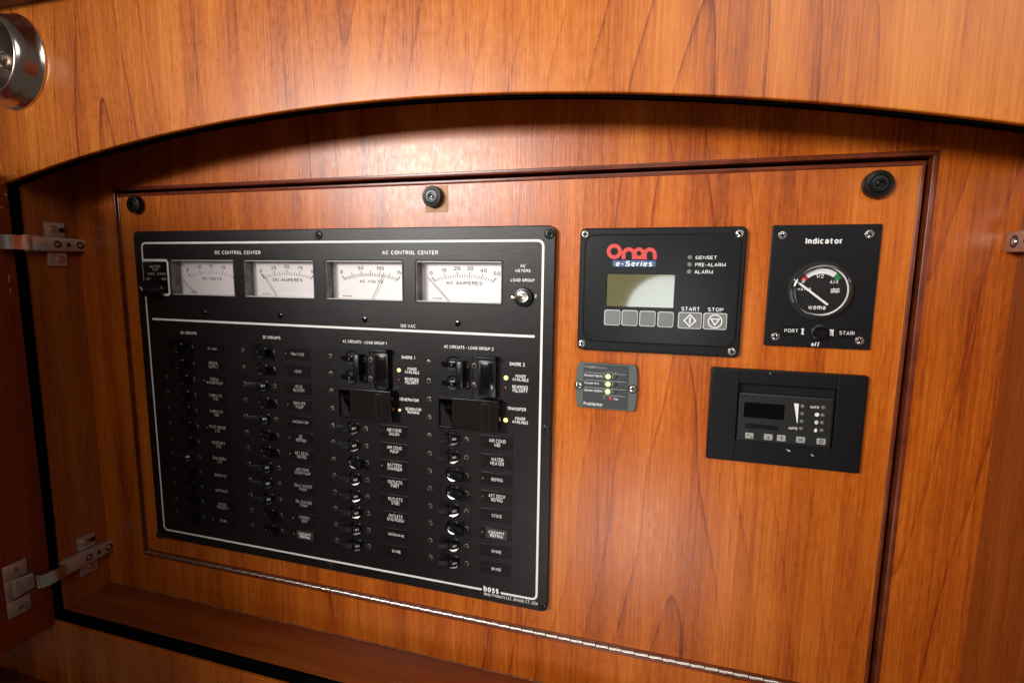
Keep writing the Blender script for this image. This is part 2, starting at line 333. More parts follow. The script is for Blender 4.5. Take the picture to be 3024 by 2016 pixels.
FONT = {
 'A': (.74, [[(0, 0), (.37, 1), (.74, 0)], [(.13, .32), (.61, .32)]]), 'B': (.6, B_(.6)), 'C': (.68, [E_(.36, .5, .36, .5, 45, 315, 16)]),
 'D': (.66, [[(0, 0), (0, 1), (.3, 1)] + E_(.3, .5, .36, .5, 90, -90, 12) + [(0, 0)]]), 'E': (.54, [[(.54, 1), (0, 1), (0, 0), (.54, 0)], [(0, .52), (.48, .52)]]),
 'F': (.52, [[(.52, 1), (0, 1), (0, 0)], [(0, .5), (.46, .5)]]), 'G': (.72, [E_(.37, .5, .37, .5, 45, 335, 16) + [(.72, .46), (.42, .46)]]),
 'H': (.64, [[(0, 0), (0, 1)], [(.64, 0), (.64, 1)], [(0, .52), (.64, .52)]]), 'I': (.0, [[(0, 0), (0, 1)]]), 'J': (.44, [[(.44, 1), (.44, .25)] + E_(.22, .23, .22, .23, 0, -180)]),
 'K': (.64, [[(0, 0), (0, 1)], [(.6, 1), (0, .38)], [(.2, .58), (.64, 0)]]), 'L': (.5, [[(0, 1), (0, 0), (.5, 0)]]), 'M': (.92, [[(0, 0), (0, 1), (.46, .06), (.92, 1), (.92, 0)]]),
 'N': (.74, [[(0, 0), (0, 1), (.74, 0), (.74, 1)]]), 'O': (.76, O_(.76)), 'P': (.58, [[(0, 0), (0, 1), (.33, 1)] + E_(.32, .74, .26, .26, 90, -90) + [(0, .48)]]),
 'Q': (.76, O_(.76) + [[(.45, .25), (.76, -.05)]]), 'R': (.62, [[(0, 0), (0, 1), (.34, 1)] + E_(.34, .75, .26, .25, 90, -90) + [(0, .5)], [(.34, .5), (.62, 0)]]),
 'S': (.62, S_(.62, 1)), 'T': (.62, [[(0, 1), (.62, 1)], [(.31, 1), (.31, 0)]]), 'U': (.64, [[(0, 1), (0, .32)] + E_(.32, .32, .32, .32, 180, 360, 10) + [(.64, 1)]]),
 'V': (.68, [[(0, 1), (.34, 0), (.68, 1)]]), 'W': (.98, [[(0, 1), (.24, 0), (.5, .78), (.76, 0), (1.0, 1)]]), 'X': (.66, [[(0, 0), (.64, 1)], [(0, 1), (.66, 0)]]),
 'Y': (.66, [[(0, 1), (.33, .45), (.66, 1)], [(.33, .45), (.33, 0)]]), 'Z': (.58, [[(0, 1), (.58, 1), (0, 0), (.58, 0)]]),
 '0': (.52, O_(.52)), '1': (.22, [[(0, .78), (.22, 1), (.22, 0)]]), '2': (.52, [E_(.26, .73, .26, .27, 170, -30, 9) + [(0, 0), (.54, 0)]]),
 '3': (.52, [E_(.25, .75, .24, .25, 150, -90, 9) + E_(.26, .25, .27, .25, 90, -150, 9)]), '4': (.56, [[(.42, 0), (.42, 1), (0, .3), (.56, .3)]]),
 '5': (.52, [[(.48, 1), (.08, 1), (.03, .5)] + E_(.25, .32, .27, .32, 120, -150, 10)]), '6': (.52, [E_(.26, .31, .26, .31, 150, 510, 16) + E_(.42, .4, .42, .6, 175, 80, 6)]),
 '7': (.5, [[(0, 1), (.5, 1), (.18, 0)]]), '8': (.52, [E_(.26, .76, .22, .24, 270, 630, 14), E_(.26, .26, .26, .26, 90, 450, 14)]), '9': (.52, [E_(.26, .69, .26, .31, 0, 360, 16), [(.52, .69)] + E_(.1, .6, .42, .6, 0, -80, 6)]),
 '-': (.3, [[(0, .4), (.3, .4)]]), '.': (.0, [[(0, 0), (0, .13)]]), ',': (.06, [[(.06, .12), (0, -.14)]]), '/': (.36, [[(0, -.04), (.36, 1.04)]]), ' ': (.12, []),
 'a': (.5, [E_(.25, XH * .72, .25, XH * .28, 160, 0, 7) + [(.5, 0)], [(.5, XH * .56)] + E_(.22, XH * .28, .22, XH * .28, 90, 360, 10)]),
 'b': (.52, [[(0, 1), (0, 0)], bowl(.52)]), 'c': (.48, [E_(.26, XH / 2, .26, XH / 2, 50, 310, 12)]), 'd': (.52, [[(.52, 1), (.52, 0)], bowl(.52)]),
 'e': (.52, [[(0, XH * .5), (.52, XH * .5)] + E_(.26, XH / 2, .26, XH / 2, 0, 315, 14)]), 'f': (.34, [E_(.28, .78, .18, .22, 50, 180, 6) + [(.10, 0)], [(0, XH), (.27, XH)]]),
 'g': (.52, [bowl(.52), [(.52, XH), (.52, -.05)] + E_(.26, -.05, .26, .22, 0, -160, 7)]), 'h': (.48, [[(0, 1), (0, 0)], arch_(0, .48)[1]]), 'i': (.0, [[(0, 0), (0, XH)], [(0, .9), (0, 1.03)]]),
 'k': (.46, [[(0, 0), (0, 1)], [(.42, XH), (0, .28)], [(.16, .42), (.46, 0)]]), 'l': (.0, [[(0, 0), (0, 1)]]), 'm': (.8, [[(0, 0), (0, XH)], arch_(0, .4)[1], arch_(.4, .4)[1]]),
 'n': (.48, list(arch_(0, .48))), 'o': (.54, O_(.54, XH)), 'p': (.52, [[(0, XH), (0, -.25)], bowl(.52)]), 'r': (.28, [[(0, 0), (0, XH)], [(0, XH * .55)] + E_(.26, XH * .6, .26, XH * .4, 180, 85, 5)]),
 's': (.44, S_(.44, XH)), 't': (.40, [[(.14, .98), (.14, .15)] + E_(.28, .14, .14, .14, 180, 290, 5), [(-.04, XH - .03), (.38, XH - .03)]]), 'u': (.48, [[(0, XH), (0, .24)] + E_(.24, .24, .24, .24, 180, 360, 8) + [(.48, XH)], [(.48, .3), (.48, 0)]]),
 'v': (.48, [[(0, XH), (.24, 0), (.48, XH)]]), 'w': (.72, [[(0, XH), (.18, 0), (.36, XH * .95), (.54, 0), (.72, XH)]]), 'y': (.48, [[(0, XH), (.25, 0)], [(.48, XH), (.2, -.2), (.06, -.22)]]),
}
def text(s, X, Z, H, Y, m=None, parent=None, W=None, bold=.012, name='lettering', xs=1.0, italic=0, rotz=0, lsp=1.0, th=None, serif=0):
    """lettering of ink height H (all lines) centred on X, Z in the plane y = Y, facing the viewer; W fits the ink width"""
    th = th or (.13 + 3.0 * bold); lines = s.split('\n'); strokes = []; gap = .17 + th
    for li, ln in enumerate(lines):
        x = 0; row = []
        for ch in ln:
            wd, gs = FONT[ch]
            for g in gs: row.append([(x + a + italic * b_, b_ - li * 1.42 * lsp) for a, b_ in g])
            if serif and ch in 'Indirf':
                for a in ({'n': (0, .48), 'd': (.52,)}.get(ch, (0,))):
                    row.append([(x + a - .15, th * .32 - li * 1.42), (x + a + .15, th * .32 - li * 1.42)])
                if ch in 'Id': row.append([(x + a - (.15 if ch == 'I' else .18), 1 - th * .32), (x + a + (.15 if ch == 'I' else 0), 1 - th * .32)])
                if ch in 'inr': row.append([(x - .16, XH - th * .32), (x, XH - th * .32)])
            x += wd + gap
        wln = x - gap
        strokes += [[(a - wln / 2, b_) for a, b_ in g] for g in row]
    mb = MB()
    for k, g in enumerate(strokes):
        closed = len(g) > 4 and abs(g[0][0] - g[-1][0]) + abs(g[0][1] - g[-1][1]) < 1e-6
        mb.stroke(g[:-1] if closed else g, th, -k * .0000028, closed)
    vs = mb.bm.verts; xa = [v.co.x for v in vs]; za = [v.co.z for v in vs]
    cx, cz = (min(xa) + max(xa)) / 2, (min(za) + max(za)) / 2; kh = H / (max(za) - min(za)); kw = W / (max(xa) - min(xa)) if W else kh * xs
    c_, s_ = math.cos(R(rotz)), math.sin(R(rotz))
    for v in vs:
        a, b_ = (v.co.x - cx) * kw, (v.co.z - cz) * kh
        v.co = Vector((X + a * c_ - b_ * s_, Y + v.co.y, Z + a * s_ + b_ * c_))
    return mb.build(name, m or WHITE, parent, sm=False)
def flush():
    bpy.context.view_layer.update(); dg = bpy.context.evaluated_depsgraph_get()
    for c, o, m, mt, fit, fn in QUEUE:
        me = bpy.data.meshes.new_from_object(c.evaluated_get(dg)); me.name = o.name; me.materials.clear()
        me.transform(mt); smooth(me, 30)
        if fn: fn(me)
        for k in (m if isinstance(m, (list, tuple)) else [m]): me.materials.append(k)
        old = o.data; o.data = me; bpy.data.meshes.remove(old)
        cu = c.data; bpy.data.objects.remove(c); bpy.data.curves.remove(cu)
    QUEUE.clear()
class Px:                                             # a crop of the photograph measured in a plane
    def __init__(s, ox, oy, k, Y): s.c = crop(ox, oy, k); s.Y = Y
    def __call__(s, x, y, Y=None):
        p = at(*s.c(x, y), s.Y if Y is None else Y); return (p.x, p.z)
    def w(s, x, y, d): return s(x + d / 2, y)[0] - s(x - d / 2, y)[0]
    def h(s, x, y, d): return s(x, y - d / 2)[1] - s(x, y + d / 2)[1]
    def text(s, t, x, y, w_, h_, parent, m=None, Y=None, **k):
        X, Z = s(x, y); return text(t, X, Z, s.h(x, y, h_), s.Y - .00015 if Y is None else Y, m, parent, s.w(x, y, w_) if w_ else None, **k)

# cross-head screw shared by all panels: head with a cross-shaped hole over a dark floor
def screw_mesh(name, m, r, h):
    a = r * .17; b_ = r * .62
    cross = [(-a, -b_), (a, -b_), (a, -a), (b_, -a), (b_, a), (a, a), (a, b_), (-a, b_), (-a, a), (-b_, a), (-b_, -a), (-a, -a)]
    tmp = plate(name, [circ(0, 0, r, 20), cross], -h, h, m, None, bevel=h * .35, world=(0, 0, 0))
    flush(); me = tmp.data
    for v in me.vertices:
        rr = math.hypot(v.co.x, v.co.z)
        if v.co.y < -h * .6: v.co.y += h * .45 * (rr / r) ** 2
    b = bmesh.new(); b.from_mesh(me)
    vs = [b.verts.new((x, -h * .25, z)) for x, z in circ(0, 0, r * .8, 12)]; f = b.faces.new(vs); f.material_index = 1
    vs = [b.verts.new((x, -.00015, z)) for x, z in circ(0, 0, r * 1.28, 16)]; f = b.faces.new(vs); f.material_index = 1
    b.to_mesh(me); b.free(); me.materials.append(VOID); bpy.data.objects.remove(tmp); return me
SCREW_BRZ = screw_mesh('screw', BRONZE, .0029, .0011)
SCREW_BLK = screw_mesh('screw', BLKSCREW, .0036, .0013)
SCREW_STL = screw_mesh('screw', STEEL, .0031, .0014)
def screw(me, parent, X, Z, Y): return inst('screw', me, parent, (X, Y, Z), (0, R(random.uniform(0, 90)), 0))

# ================================================================== the cabinet
FY = -.065                                            # front of the fascia
cab = thing('wooden_cabinet', (.35, 0, -.26), 'reddish cherry veneer cabinet niche with arched top rail around the electrical panels', 'cabinet')
arch_px = [(25, 410), (45, 407), (170, 369), (308, 330), (430, 297), (560, 268), (690, 249), (820, 234), (1000, 220.5), (1176, 212), (1400, 211), (1550, 216), (1700, 224), (1850, 234), (2000, 245), (2180, 263), (2352, 285)]
arch = [(at(x, y, FY).x, at(x, y, FY).z) for x, y in arch_px]
# smooth arch: a circle through the measured edge by least squares
def fitc(P):
    import numpy as np
    A = np.array([[2 * x, 2 * z, 1] for x, z in P]); bb = np.array([x * x + z * z for x, z in P])
    s = np.linalg.lstsq(A, bb, rcond=None)[0]; return s[0], s[1], math.sqrt(s[2] + s[0] ** 2 + s[1] ** 2)
acx, acz, ar = fitc(arch)
XA, XB = -.118, .83
az = lambda x: acz + math.sqrt(ar * ar - (x - acx) ** 2)
ap = [(XA + (XB - XA) * i / 60, az(XA + (XB - XA) * i / 60)) for i in range(61)]
plate('arched_rail', [ap + [(.95, az(XB)), (.95, .62), (-.45, .62), (-.45, az(XA))]], FY, .0055, W_fascia, cab, bevel=.0010)
plate('gasket', [[(x, z - .0016) for x, z in ap] + [(x, z + .006) for x, z in ap[::-1]]], FY + .0058, .0062, RUBBER, cab, bevel=.0005)
# rounded back of the arch: dark underside lining
# back frame round the access door, with the opening cut out
DX0, DX1, DZ0, DZ1 = -.0360, .7374, -.2035, .2211     # access door leaf with its edge band
plate('back_frame', [[(-.107, -.262), (.803, -.262), (.803, .34), (-.107, .34)], [(-.0438, -.2125), (.7482, -.2125), (.7482, .2318), (-.0438, .2318)]], 0, .018, W_frame, cab)
# stained band round the opening (mitred), four pieces
fo = (-.0438, .7482, -.2125, .2318); fi = (-.0415, .7443, -.2098, .2279)
def mitre(o_, i_, yf, th, name, m, parent, sides='LRTB'):
    q = {'L': [(o_[0], o_[2]), (i_[0], i_[2]), (i_[0], i_[3]), (o_[0], o_[3])], 'R': [(o_[1], o_[2]), (o_[1], o_[3]), (i_[1], i_[3]), (i_[1], i_[2])],
         'T': [(o_[0], o_[3]), (i_[0], i_[3]), (i_[1], i_[3]), (o_[1], o_[3])], 'B': [(o_[0], o_[2]), (o_[1], o_[2]), (i_[1], i_[2]), (i_[0], i_[2])]}
    for s in sides: MB().prism(q[s], yf, yf + th, 'Y', bevel=.0006).build(name, m, parent)
mitre(fo, fi, -.0008, .017, 'edge_band', W_trim, cab)
MB().box(-.05, .76, .019, .021, -.22, .24).build('gap_backing', VOID, cab)
# side panels, shelf, soffit
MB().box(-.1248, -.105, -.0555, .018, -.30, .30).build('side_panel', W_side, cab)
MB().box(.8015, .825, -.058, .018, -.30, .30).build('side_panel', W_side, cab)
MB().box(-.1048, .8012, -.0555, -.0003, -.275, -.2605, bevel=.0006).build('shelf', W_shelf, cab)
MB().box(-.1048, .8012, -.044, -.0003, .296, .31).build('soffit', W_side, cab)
# thin pale glue line in the corner of the shelf
# black gaskets
MB().hexa([(-.1045, -.0555, -.2612), (-.1045, -.0590, -.2612), (-.1250, -.0590, -.2612), (-.1250, -.0556, -.2612),
           (-.1020, -.0555, .262), (-.1020, -.0590, .262), (-.1250, -.0590, .262), (-.1250, -.0556, .262)], bevel=.0008).build('gasket', RUBBER, cab)
MB().box(-.1165, .8012, -.0590, -.0557, -.2800, -.2612, bevel=.0008).build('gasket', RUBBER, cab)
# panel below the shelf and the ledge at its foot
plate('lower_panel', [[(-.40, -.62), (.95, -.62), (.95, -.2745), (-.40, -.2745)]], -.062, .018, W_frame, cab, bevel=.0012)
MB().box(-.40, .95, -.085, -.0625, -.385, -.3585, bevel=.003).build('ledge', W_dark, cab)
# cornice across the top
cz_ = at(0, 33, FY).z
MB().box(-.45, .95, -.083, -.0655, cz_ + .004, cz_ + .06, bevel=.002).build('cornice', W_dark, cab)

# the two cabinet doors, standing open
ld = thing('cabinet_door', (-.112, -.064, -.28), 'dark red cabinet door standing open at the left edge, carrying two hinges', 'door', 'open cabinet doors')
def leaf(xin, xout, y0, y1):
    zt = lambda y: .236 + .10 * min(1, (y0 - y) / .55)
    ys = [y0 + (y1 - y0) * i / 8 for i in range(9)]
    return [(y, zt(y)) for y in ys] + [(y1, -.2800), (y0, -.2800)]
MB().prism(leaf(0, 0, -.0600, -.62), -.131, -.1135, 'X', bevel=.0003).build('door_leaf', W_doorleaf, ld)  # leaf lengthened out of view to shade the left of the niche
def on_door(x, y, X=-.11335): d = ray(x, y); return CAM + d * ((X - CAM.x) / d.x)
for x, y, rx, ry in ((11, 419, 3, 3), (13, 447, 4, 4), (21, 640, 2, 14), (24, 668, 1.5, 8), (4, 476, 4, 2)):
    cp_ = MB(); P = [on_door(x + rx * math.cos(a) * random.uniform(.6, 1), y + ry * math.sin(a) * random.uniform(.6, 1)) for a in (2 * math.pi * i / 7 for i in range(7))]
    f = cp_.bm.faces.new([cp_.bm.verts.new(p) for p in P]); f.normal_update()
    if f.normal.x < 0: f.normal_flip()
    cp_.build('bare_chip', CHIP, ld, sm=False)
for x, y, rx, ry in ((33, 397, 1.8, 5), (112, 377, 1.6, 1.2)):
    P = [at(x + rx * math.cos(a) * random.uniform(.6, 1), y + ry * math.sin(a) * random.uniform(.6, 1), FY - .0001) for a in (2 * math.pi * i / 7 for i in range(7))]
    MB().flat([(p.x, p.z) for p in P], FY - .0001).build('bare_chip', CHIP, cab, sm=False)
GLUE = mat('dusty_glue_line', (.26, .11, .05), .7, var=.5, bscale=300, tscale=160)
MB().box(-.1046, .50, -.0012, -.0004, -.2604, -.2596).build('glue_line', GLUE, cab)
MB().box(-.1048, -.1041, -.0550, -.0300, -.2604, -.2598).build('glue_line', GLUE, cab)
rd = thing('cabinet_door', (.806, -.064, -.28), 'reddish cabinet door standing open at the right edge', 'door', 'open cabinet doors')
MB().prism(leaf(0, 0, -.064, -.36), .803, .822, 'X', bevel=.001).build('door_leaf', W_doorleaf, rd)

# ------------------------------------------------------------------ access door with push latches
acc = thing('access_door', (.35, 0, -.2065), 'large cherry veneer panel hinged at its foot, carrying the black instruments', 'access door')
main_hole = rrect(.030, .430, .105, .158)
plate('door_board', [[(DX0, DZ0), (DX1, DZ0), (DX1, DZ1), (DX0, DZ1)], main_hole], 0, .016, W_door, acc)
mitre((DX0 - .0026, DX1 + .0028, DZ0, DZ1 + .0035), (DX0, DX1, DZ0, DZ1), -.0008, .016, 'edge_band', W_trim, acc, 'LRT')
MB().box(DX0 + .002, DX1, -.0009, .012, DZ0 - .0016, DZ0 - .0001, bevel=.0003).build('edge_band', W_trim, acc)
def latch(px, py, r, lab):
    p = at(px, py, 0); q = Vector((p.x, 0, p.z))
    o = MB().lathe([(r, 0), (r, .0045), (r * .93, .0062), (r * .66, .0066), (r * .62, .0054), (r * .58, .0066), (r * .36, .0068), (r * .32, .0052), (0, .0050)], q, 36).build('push_latch', SATIN, acc)
    MB().lathe([(r * .20, .0050), (r * .20, .0064), (r * .12, .0066), (r * .11, .0055), (0, .0054)], q, 18).build('plunger', GLOSS, o)
    tag(o, lab)
latch(317, 471, .0098, 'black round push latch in the shaded top left corner')
latch(997, 453, .0098, 'black round push latch on a worn pale patch at mid top')
latch(2013, 425, .0100, 'black round push latch in the top right corner')
pc = at(1003, 456, 0)
MB().box(pc.x - .0115, pc.x + .0115, -.0004, .001, pc.z - .0125, pc.z + .0115).build('bare_patch', PATCH, acc)
# light scratches round the middle latch
sb = MB()
for x, y, dx, dy in ((900, 470, -14, 30), (930, 440, 8, -22), (1080, 480, 10, 26), (880, 500, -6, 20), (1120, 430, 16, 14), (840, 445, -10, 26), (960, 500, 12, 8), (1160, 480, -8, 22)):
    pts = [at(x + dx * t, y + dy * t + 5 * math.sin(3 * t), -.00012) for t in (0, .25, .5, .75, 1)]
    sb.stroke([(p.x, p.z) for p in pts], .00022, -.00012)
sb.build('scratch_mark', mat('scratched_lacquer', (.30, .10, .035), .5), acc)

# piano hinge: two leaves and a long row of knuckles
ph = thing('piano_hinge', (.33, -.001, -.2068), 'long bright nickel piano hinge along the foot of the access door', 'hinge')
PIT = .00604; KX0 = -.0385; NK = 122
kp = []
for i in range(11):
    a = R(-30 + 240 * i / 10); kp.append((.0024 * math.cos(a), .0024 * math.sin(a)))
km = MB().cyl((-PIT * .478, 0, 0), (PIT * .478, 0, 0), .0020, 12).mesh('knuckle', HINGE)
for i in range(NK):
    X = KX0 + PIT * (i + .5) - (.00022 if i % 2 else -.00022)
    inst('knuckle', km, ph, (X, -.0012, -.2070 + (.00018 if i % 2 else -.00012)), (R(random.uniform(-5, 5)), 0, 0))
MB().cyl((KX0, -.0010, -.2070), (KX0 + PIT * NK, -.0010, -.2070), .0014, 8).build('hinge_pin', VOID, ph)
MB().box(KX0, KX0 + PIT * NK, .0015, .0030, -.2120, -.2040).build('hinge_leaf', NICKELD, ph)

# ================================================================== main electrical panel
PY = -.006
ep = thing('electrical_panel', (.23, 0, -.18), 'large black breaker panel with four white meters and columns of switches', 'electrical panel')
MX0, MP, MW, MZ0, MZ1 = .0388, .0993, .0860, .1127, .1511
holes = [rrect(MX0 + MP * k, MX0 + MP * k + MW, MZ0, MZ1, .0008, 2) for k in range(4)]
plate('face_plate', [rrect(-.0118, .4708, -.1806, .1822, .0065, 6)] + holes, PY, .006, PANEL, ep, bevel=.0008)
PT = PY - .00015
def P6(x, y, Y=PY): p = at(x, y, Y); return (p.x, p.z)
src = lambda x, y, Y=PY: P6(x / S, y / S, Y)
# white border line, with its gaps at the battery switch and the maker's mark
bl = MB(); bw = .0021; bz = .1692; r_ = .005
g0 = src(425, 829.5)[1]; g1 = src(432, 865.6)[1]
lx0, lx1 = src(1422.5, 1737)[0], src(1478.5, 1747)[0]
def arc(cx, cz, a0, a1): return circ(cx, cz, r_, 6, a0, a1)
bl.stroke([(0, g0), (0, bz - r_)] + arc(r_, bz - r_, 180, 90) + arc(.46 - r_, bz - r_, 90, 0) + arc(.46 - r_, -bz + r_, 0, -90) + [(lx1, -bz)], bw, PT)
bl.stroke([(lx0, -bz)] + arc(r_, -bz + r_, 270, 180) + [(0, g1)], bw, PT)
dz = .0845; bl.stroke([(.0070, dz), (.4536, dz)], .0022, PT)
bl.build('border_line', WHITE, ep, sm=False)
# battery test switch: black label with white outline, knob with pointer
b0, b1 = src(424.5, 768), src(498, 869)
bx0, bx1, bz1, bz0 = src(425, 768)[0], src(496, 768)[0], src(460, 768.5)[1], src(470, 869.5)[1]
lab = plate('label_plate', [rrect(bx0 - .0015, bx1, bz0, bz1, .002, 3)], PY - .0006, .0006, GLOSS, ep)
bo = MB(); bo.stroke([(bx0, bz1 - .001), (bx0 + .002, bz1)] + [(bx1 - .002, bz1), (bx1, bz1 - .002), (bx1, bz0 + .002), (bx1 - .002, bz0), (bx0 + .006, bz0), (bx0 + .001, bz0 + .002)], .0026, PY - .0009)
bo.build('outline', WHITE, lab, sm=False)
Bq = Px(400, 750, 11.2, PY - .0008)
for t, x, y, w_, h_ in (('BATTERY', 652, 410, 355, 92), ('TEST', 665, 512, 200, 88), ('SHIPS', 515, 658, 230, 88), ('ENGINE', 862, 658, 280, 88), ('OFF', 432, 825, 140, 88), ('GEN', 955, 825, 165, 88)):
    Bq.text(t, x, y, w_, h_, lab, GREYP)
kx, kz = .0200, src(448, 857)[1]
kn = MB().lathe([(.0090, 0), (.0090, .002), (.0078, .003), (.0074, .0125), (.0066, .0138), (0, .0138)], (kx, PY - .0006, kz), 32).box(kx - .0085, kx + .0085, PY - .0148, PY - .003, kz - .0020, kz + .0020, bevel=.0008).build('selector_knob', SATIN, ep)
pa, pb_ = at(413.5 / S, 846 / S, PY - .0150), at(421 / S, 857 / S, PY - .0150)
MB().stroke([(pa.x, pa.z), (pb_.x, pb_.z)], .0011, PY - .0151).build('pointer_mark', WHITE, kn, sm=False)
# headings
def TP(t, x, y, w_, h_, m=None, **k):
    X, Z = P6(x, y); a = P6(x + w_ / 2, y)[0] - P6(x - w_ / 2, y)[0]; b_ = P6(x, y - h_ / 2)[1] - P6(x, y + h_ / 2)[1]
    return text(t, X, Z, b_, PT, m, ep, a, **k)
TP('DC CONTROL CENTER', 545.5, 580, 105, 9.6, bold=.028)
TP('AC CONTROL CENTER', 941, 580, 129, 10.5, bold=.028)
TP('120 VAC', 937, 748.5, 35, 8.5)
TP('DC CIRCUITS', 433.5, 764.5, 36, 6.4, bold=.03)
TP('DC CIRCUITS', 624, 775, 40, 6.8, bold=.03)
TP('AC CIRCUITS - LOAD GROUP 1', 837, 785.5, 101, 7.4, bold=.025)
TP('AC CIRCUITS - LOAD GROUP 2', 1076, 798, 114, 7.8, bold=.025)
TP('AC', 1201, 610, 12, 8, bold=.03); TP('METERS', 1201, 621.5, 35, 7.6, bold=.03)
TP('LOAD GROUP', 1200.5, 643, 55, 8, bold=.03); TP('2', 1230, 679.5, 5, 7, bold=.03)
Bs = Px(1400, 1700, 9.8, PY)
Bs.text('boss', 493, 392, 440, 165, ep, bold=.05)
Bs.text('Boss Products LLC, Bristol, CT, USA', 1058, 641, 1560, 110, ep, bold=.02)
for o in ():
    pass
# meters
def meter(k, title, labels, nsub, majors, needle, small):
    x0 = MX0 + MP * k; x1 = x0 + MW; yb = .0058; xc = (x0 + x1) / 2
    fo_ = MB(); fo_.box(x0 + .0004, x1 - .0004, yb, yb + .001, MZ0 + .0004, MZ1 - .0004)
    m_ = fo_.build('meter', FACE, ep)
    yw = PY + .0002
    MB().box(x0 + .0001, x0 + .0012, yw, yb - .0002, MZ0 + .0002, MZ1 - .0002).build('case_wall', ACRYL, m_)
    MB().box(x1 - .0012, x1 - .0001, yw, yb - .0002, MZ0 + .0002, MZ1 - .0002).build('case_wall', ACRYL, m_)
    MB().box(x0 + .0013, x1 - .0013, yw, yb - .0002, MZ0 + .0002, MZ0 + .0010).build('case_ledge', ACRYLW, m_)
    MB().box(x0 + .0013, x1 - .0013, yw + .001, yb - .0002, MZ1 - .0010, MZ1 - .0002).build('case_ledge', ACRYLW, m_)
    sx = xc + .0010; yt = yb - .0002; zb = MZ0 + .0232; hw = .0286; sag = .0040
    sm_ = MB()
    for i in range(nsub + 1):
        t = -1 + 2 * i / nsub; a = R(44 * t); ln = .0058 if i in majors else .0033; w2 = .00062 if i in majors else .00046
        if i in (0, nsub): w2 = .0009
        p = Vector((sx + hw * t, zb - sag * t * t)); d = Vector((math.sin(a), math.cos(a)))
        sm_.stroke([p, p + d * ln], w2, yt)
    sm_.build('scale_marks', INK, m_, sm=False)
    for t, s_ in labels:
        text(s_, sx + (hw + .0046) * t, zb - sag * t * t + .0089 - .0008 * abs(t), .0037, yt, INK, m_, bold=.012, xs=1.33)
    text(title, sx + .0005, zb - .0050, .0034, yt, INK, m_, W=.0365 if 'AMP' in title else .0262, bold=.015)
    text(small, x0 + .0165, MZ0 + .0030, .0014, yt, INK, m_, bold=.03, xs=1.0)
    (ax, ay), (bx, by) = needle; ya = yb - .0022
    pa, pb_ = at(ax, ay, ya), at(bx, by, ya)
    MB().stroke([(pa.x, pa.z), (pb_.x, max(pb_.z, MZ0 + .0008))], .00055, ya).build('needle', INK, m_, sm=False)
    MB().box(x0 + .0013, x1 - .0013, yw + .0006, yw + .0012, MZ0 + .0011, MZ1 - .0011).build('meter_cover', GLASS, m_, sm=False)
    return m_
meter(0, 'DC VOLTS', [(-1, '8'), (-.5, '10'), (0, '12'), (.5, '14'), (1, '16')], 16, (0, 4, 8, 12, 16), ((417, 640.3), (449.4, 675)), '140-3530-016')
meter(1, 'DC AMPERES', [(-1, '0'), (-.5, '25'), (0, '50'), (.5, '75'), (1, '100')], 20, (0, 5, 10, 15, 20), ((601, 627.4), (636, 680)), '140-3530-100')
meter(2, 'AC VOLTS', [(-1, '0'), (-1 / 3, '50'), (1 / 3, '100'), (1, '150')], 30, (0, 5, 10, 15, 20, 25, 30), ((882.3, 626), (855, 688)), '140-3530-150')
meter(3, 'AC AMPERES', [(-1, '0'), (-.6, '10'), (-.2, '20'), (.2, '30'), (.6, '40'), (1, '50')], 25, (0, 5, 10, 15, 20, 25), ((982.4, 637), (1030, 692)), '140-3530-050')
dust = MB()
for k in range(26):
    X, Z = random.uniform(-.008, .468), random.uniform(-.178, .180); a = random.uniform(.00012, .0003)
    if MZ0 - .002 < Z < MZ1 + .002 and .03 < X < .43: continue
    dust.flat([(X + a * math.cos(t) * random.uniform(.5, 1.3), Z + a * math.sin(t)) for t in (0, 1.25, 2.5, 3.75, 5)], PT + .00005)
tag(dust.build('dust', DIMP, ep, sm=False), kind='stuff')
# plugs below the meters
for x, y in ((470, 718), (644, 725), (838, 734), (1052, 743)):
    X, Z = P6(x, y); MB().lathe([(.0029, 0), (.0028, .0008), (.0023, .0010), (0, .0009)], (X, PY, Z), 20).build('hole_plug', GLOSS, ep)
# meter selector toggle
tx, tz = P6(1203, 682, PY)
ts = MB().lathe([(.0086, 0), (.0086, .0025), (.0080, .0032), (.0062, .0034), (.0058, .0028), (0, .0028)], (tx, PY, tz), 32).build('toggle_switch', SATIN, ep)
MB().lathe([(.0052, .0028), (.0052, .0046), (.0042, .0048), (.0038, .0036), (0, .0034)], (tx, PY, tz), 24).build('collar_nut', NICKEL, ts)
MB().cyl((tx, PY - .003, tz), (tx - .0060, PY - .0125, tz - .0002), .0016, 14, .0021).lathe([(0, .0022), (.0015, .0018), (.0022, 0), (.0015, -.0018), (0, -.0022)], (tx - .0062, PY - .0128, tz - .0002), 14).build('lever', NICKEL, ts)

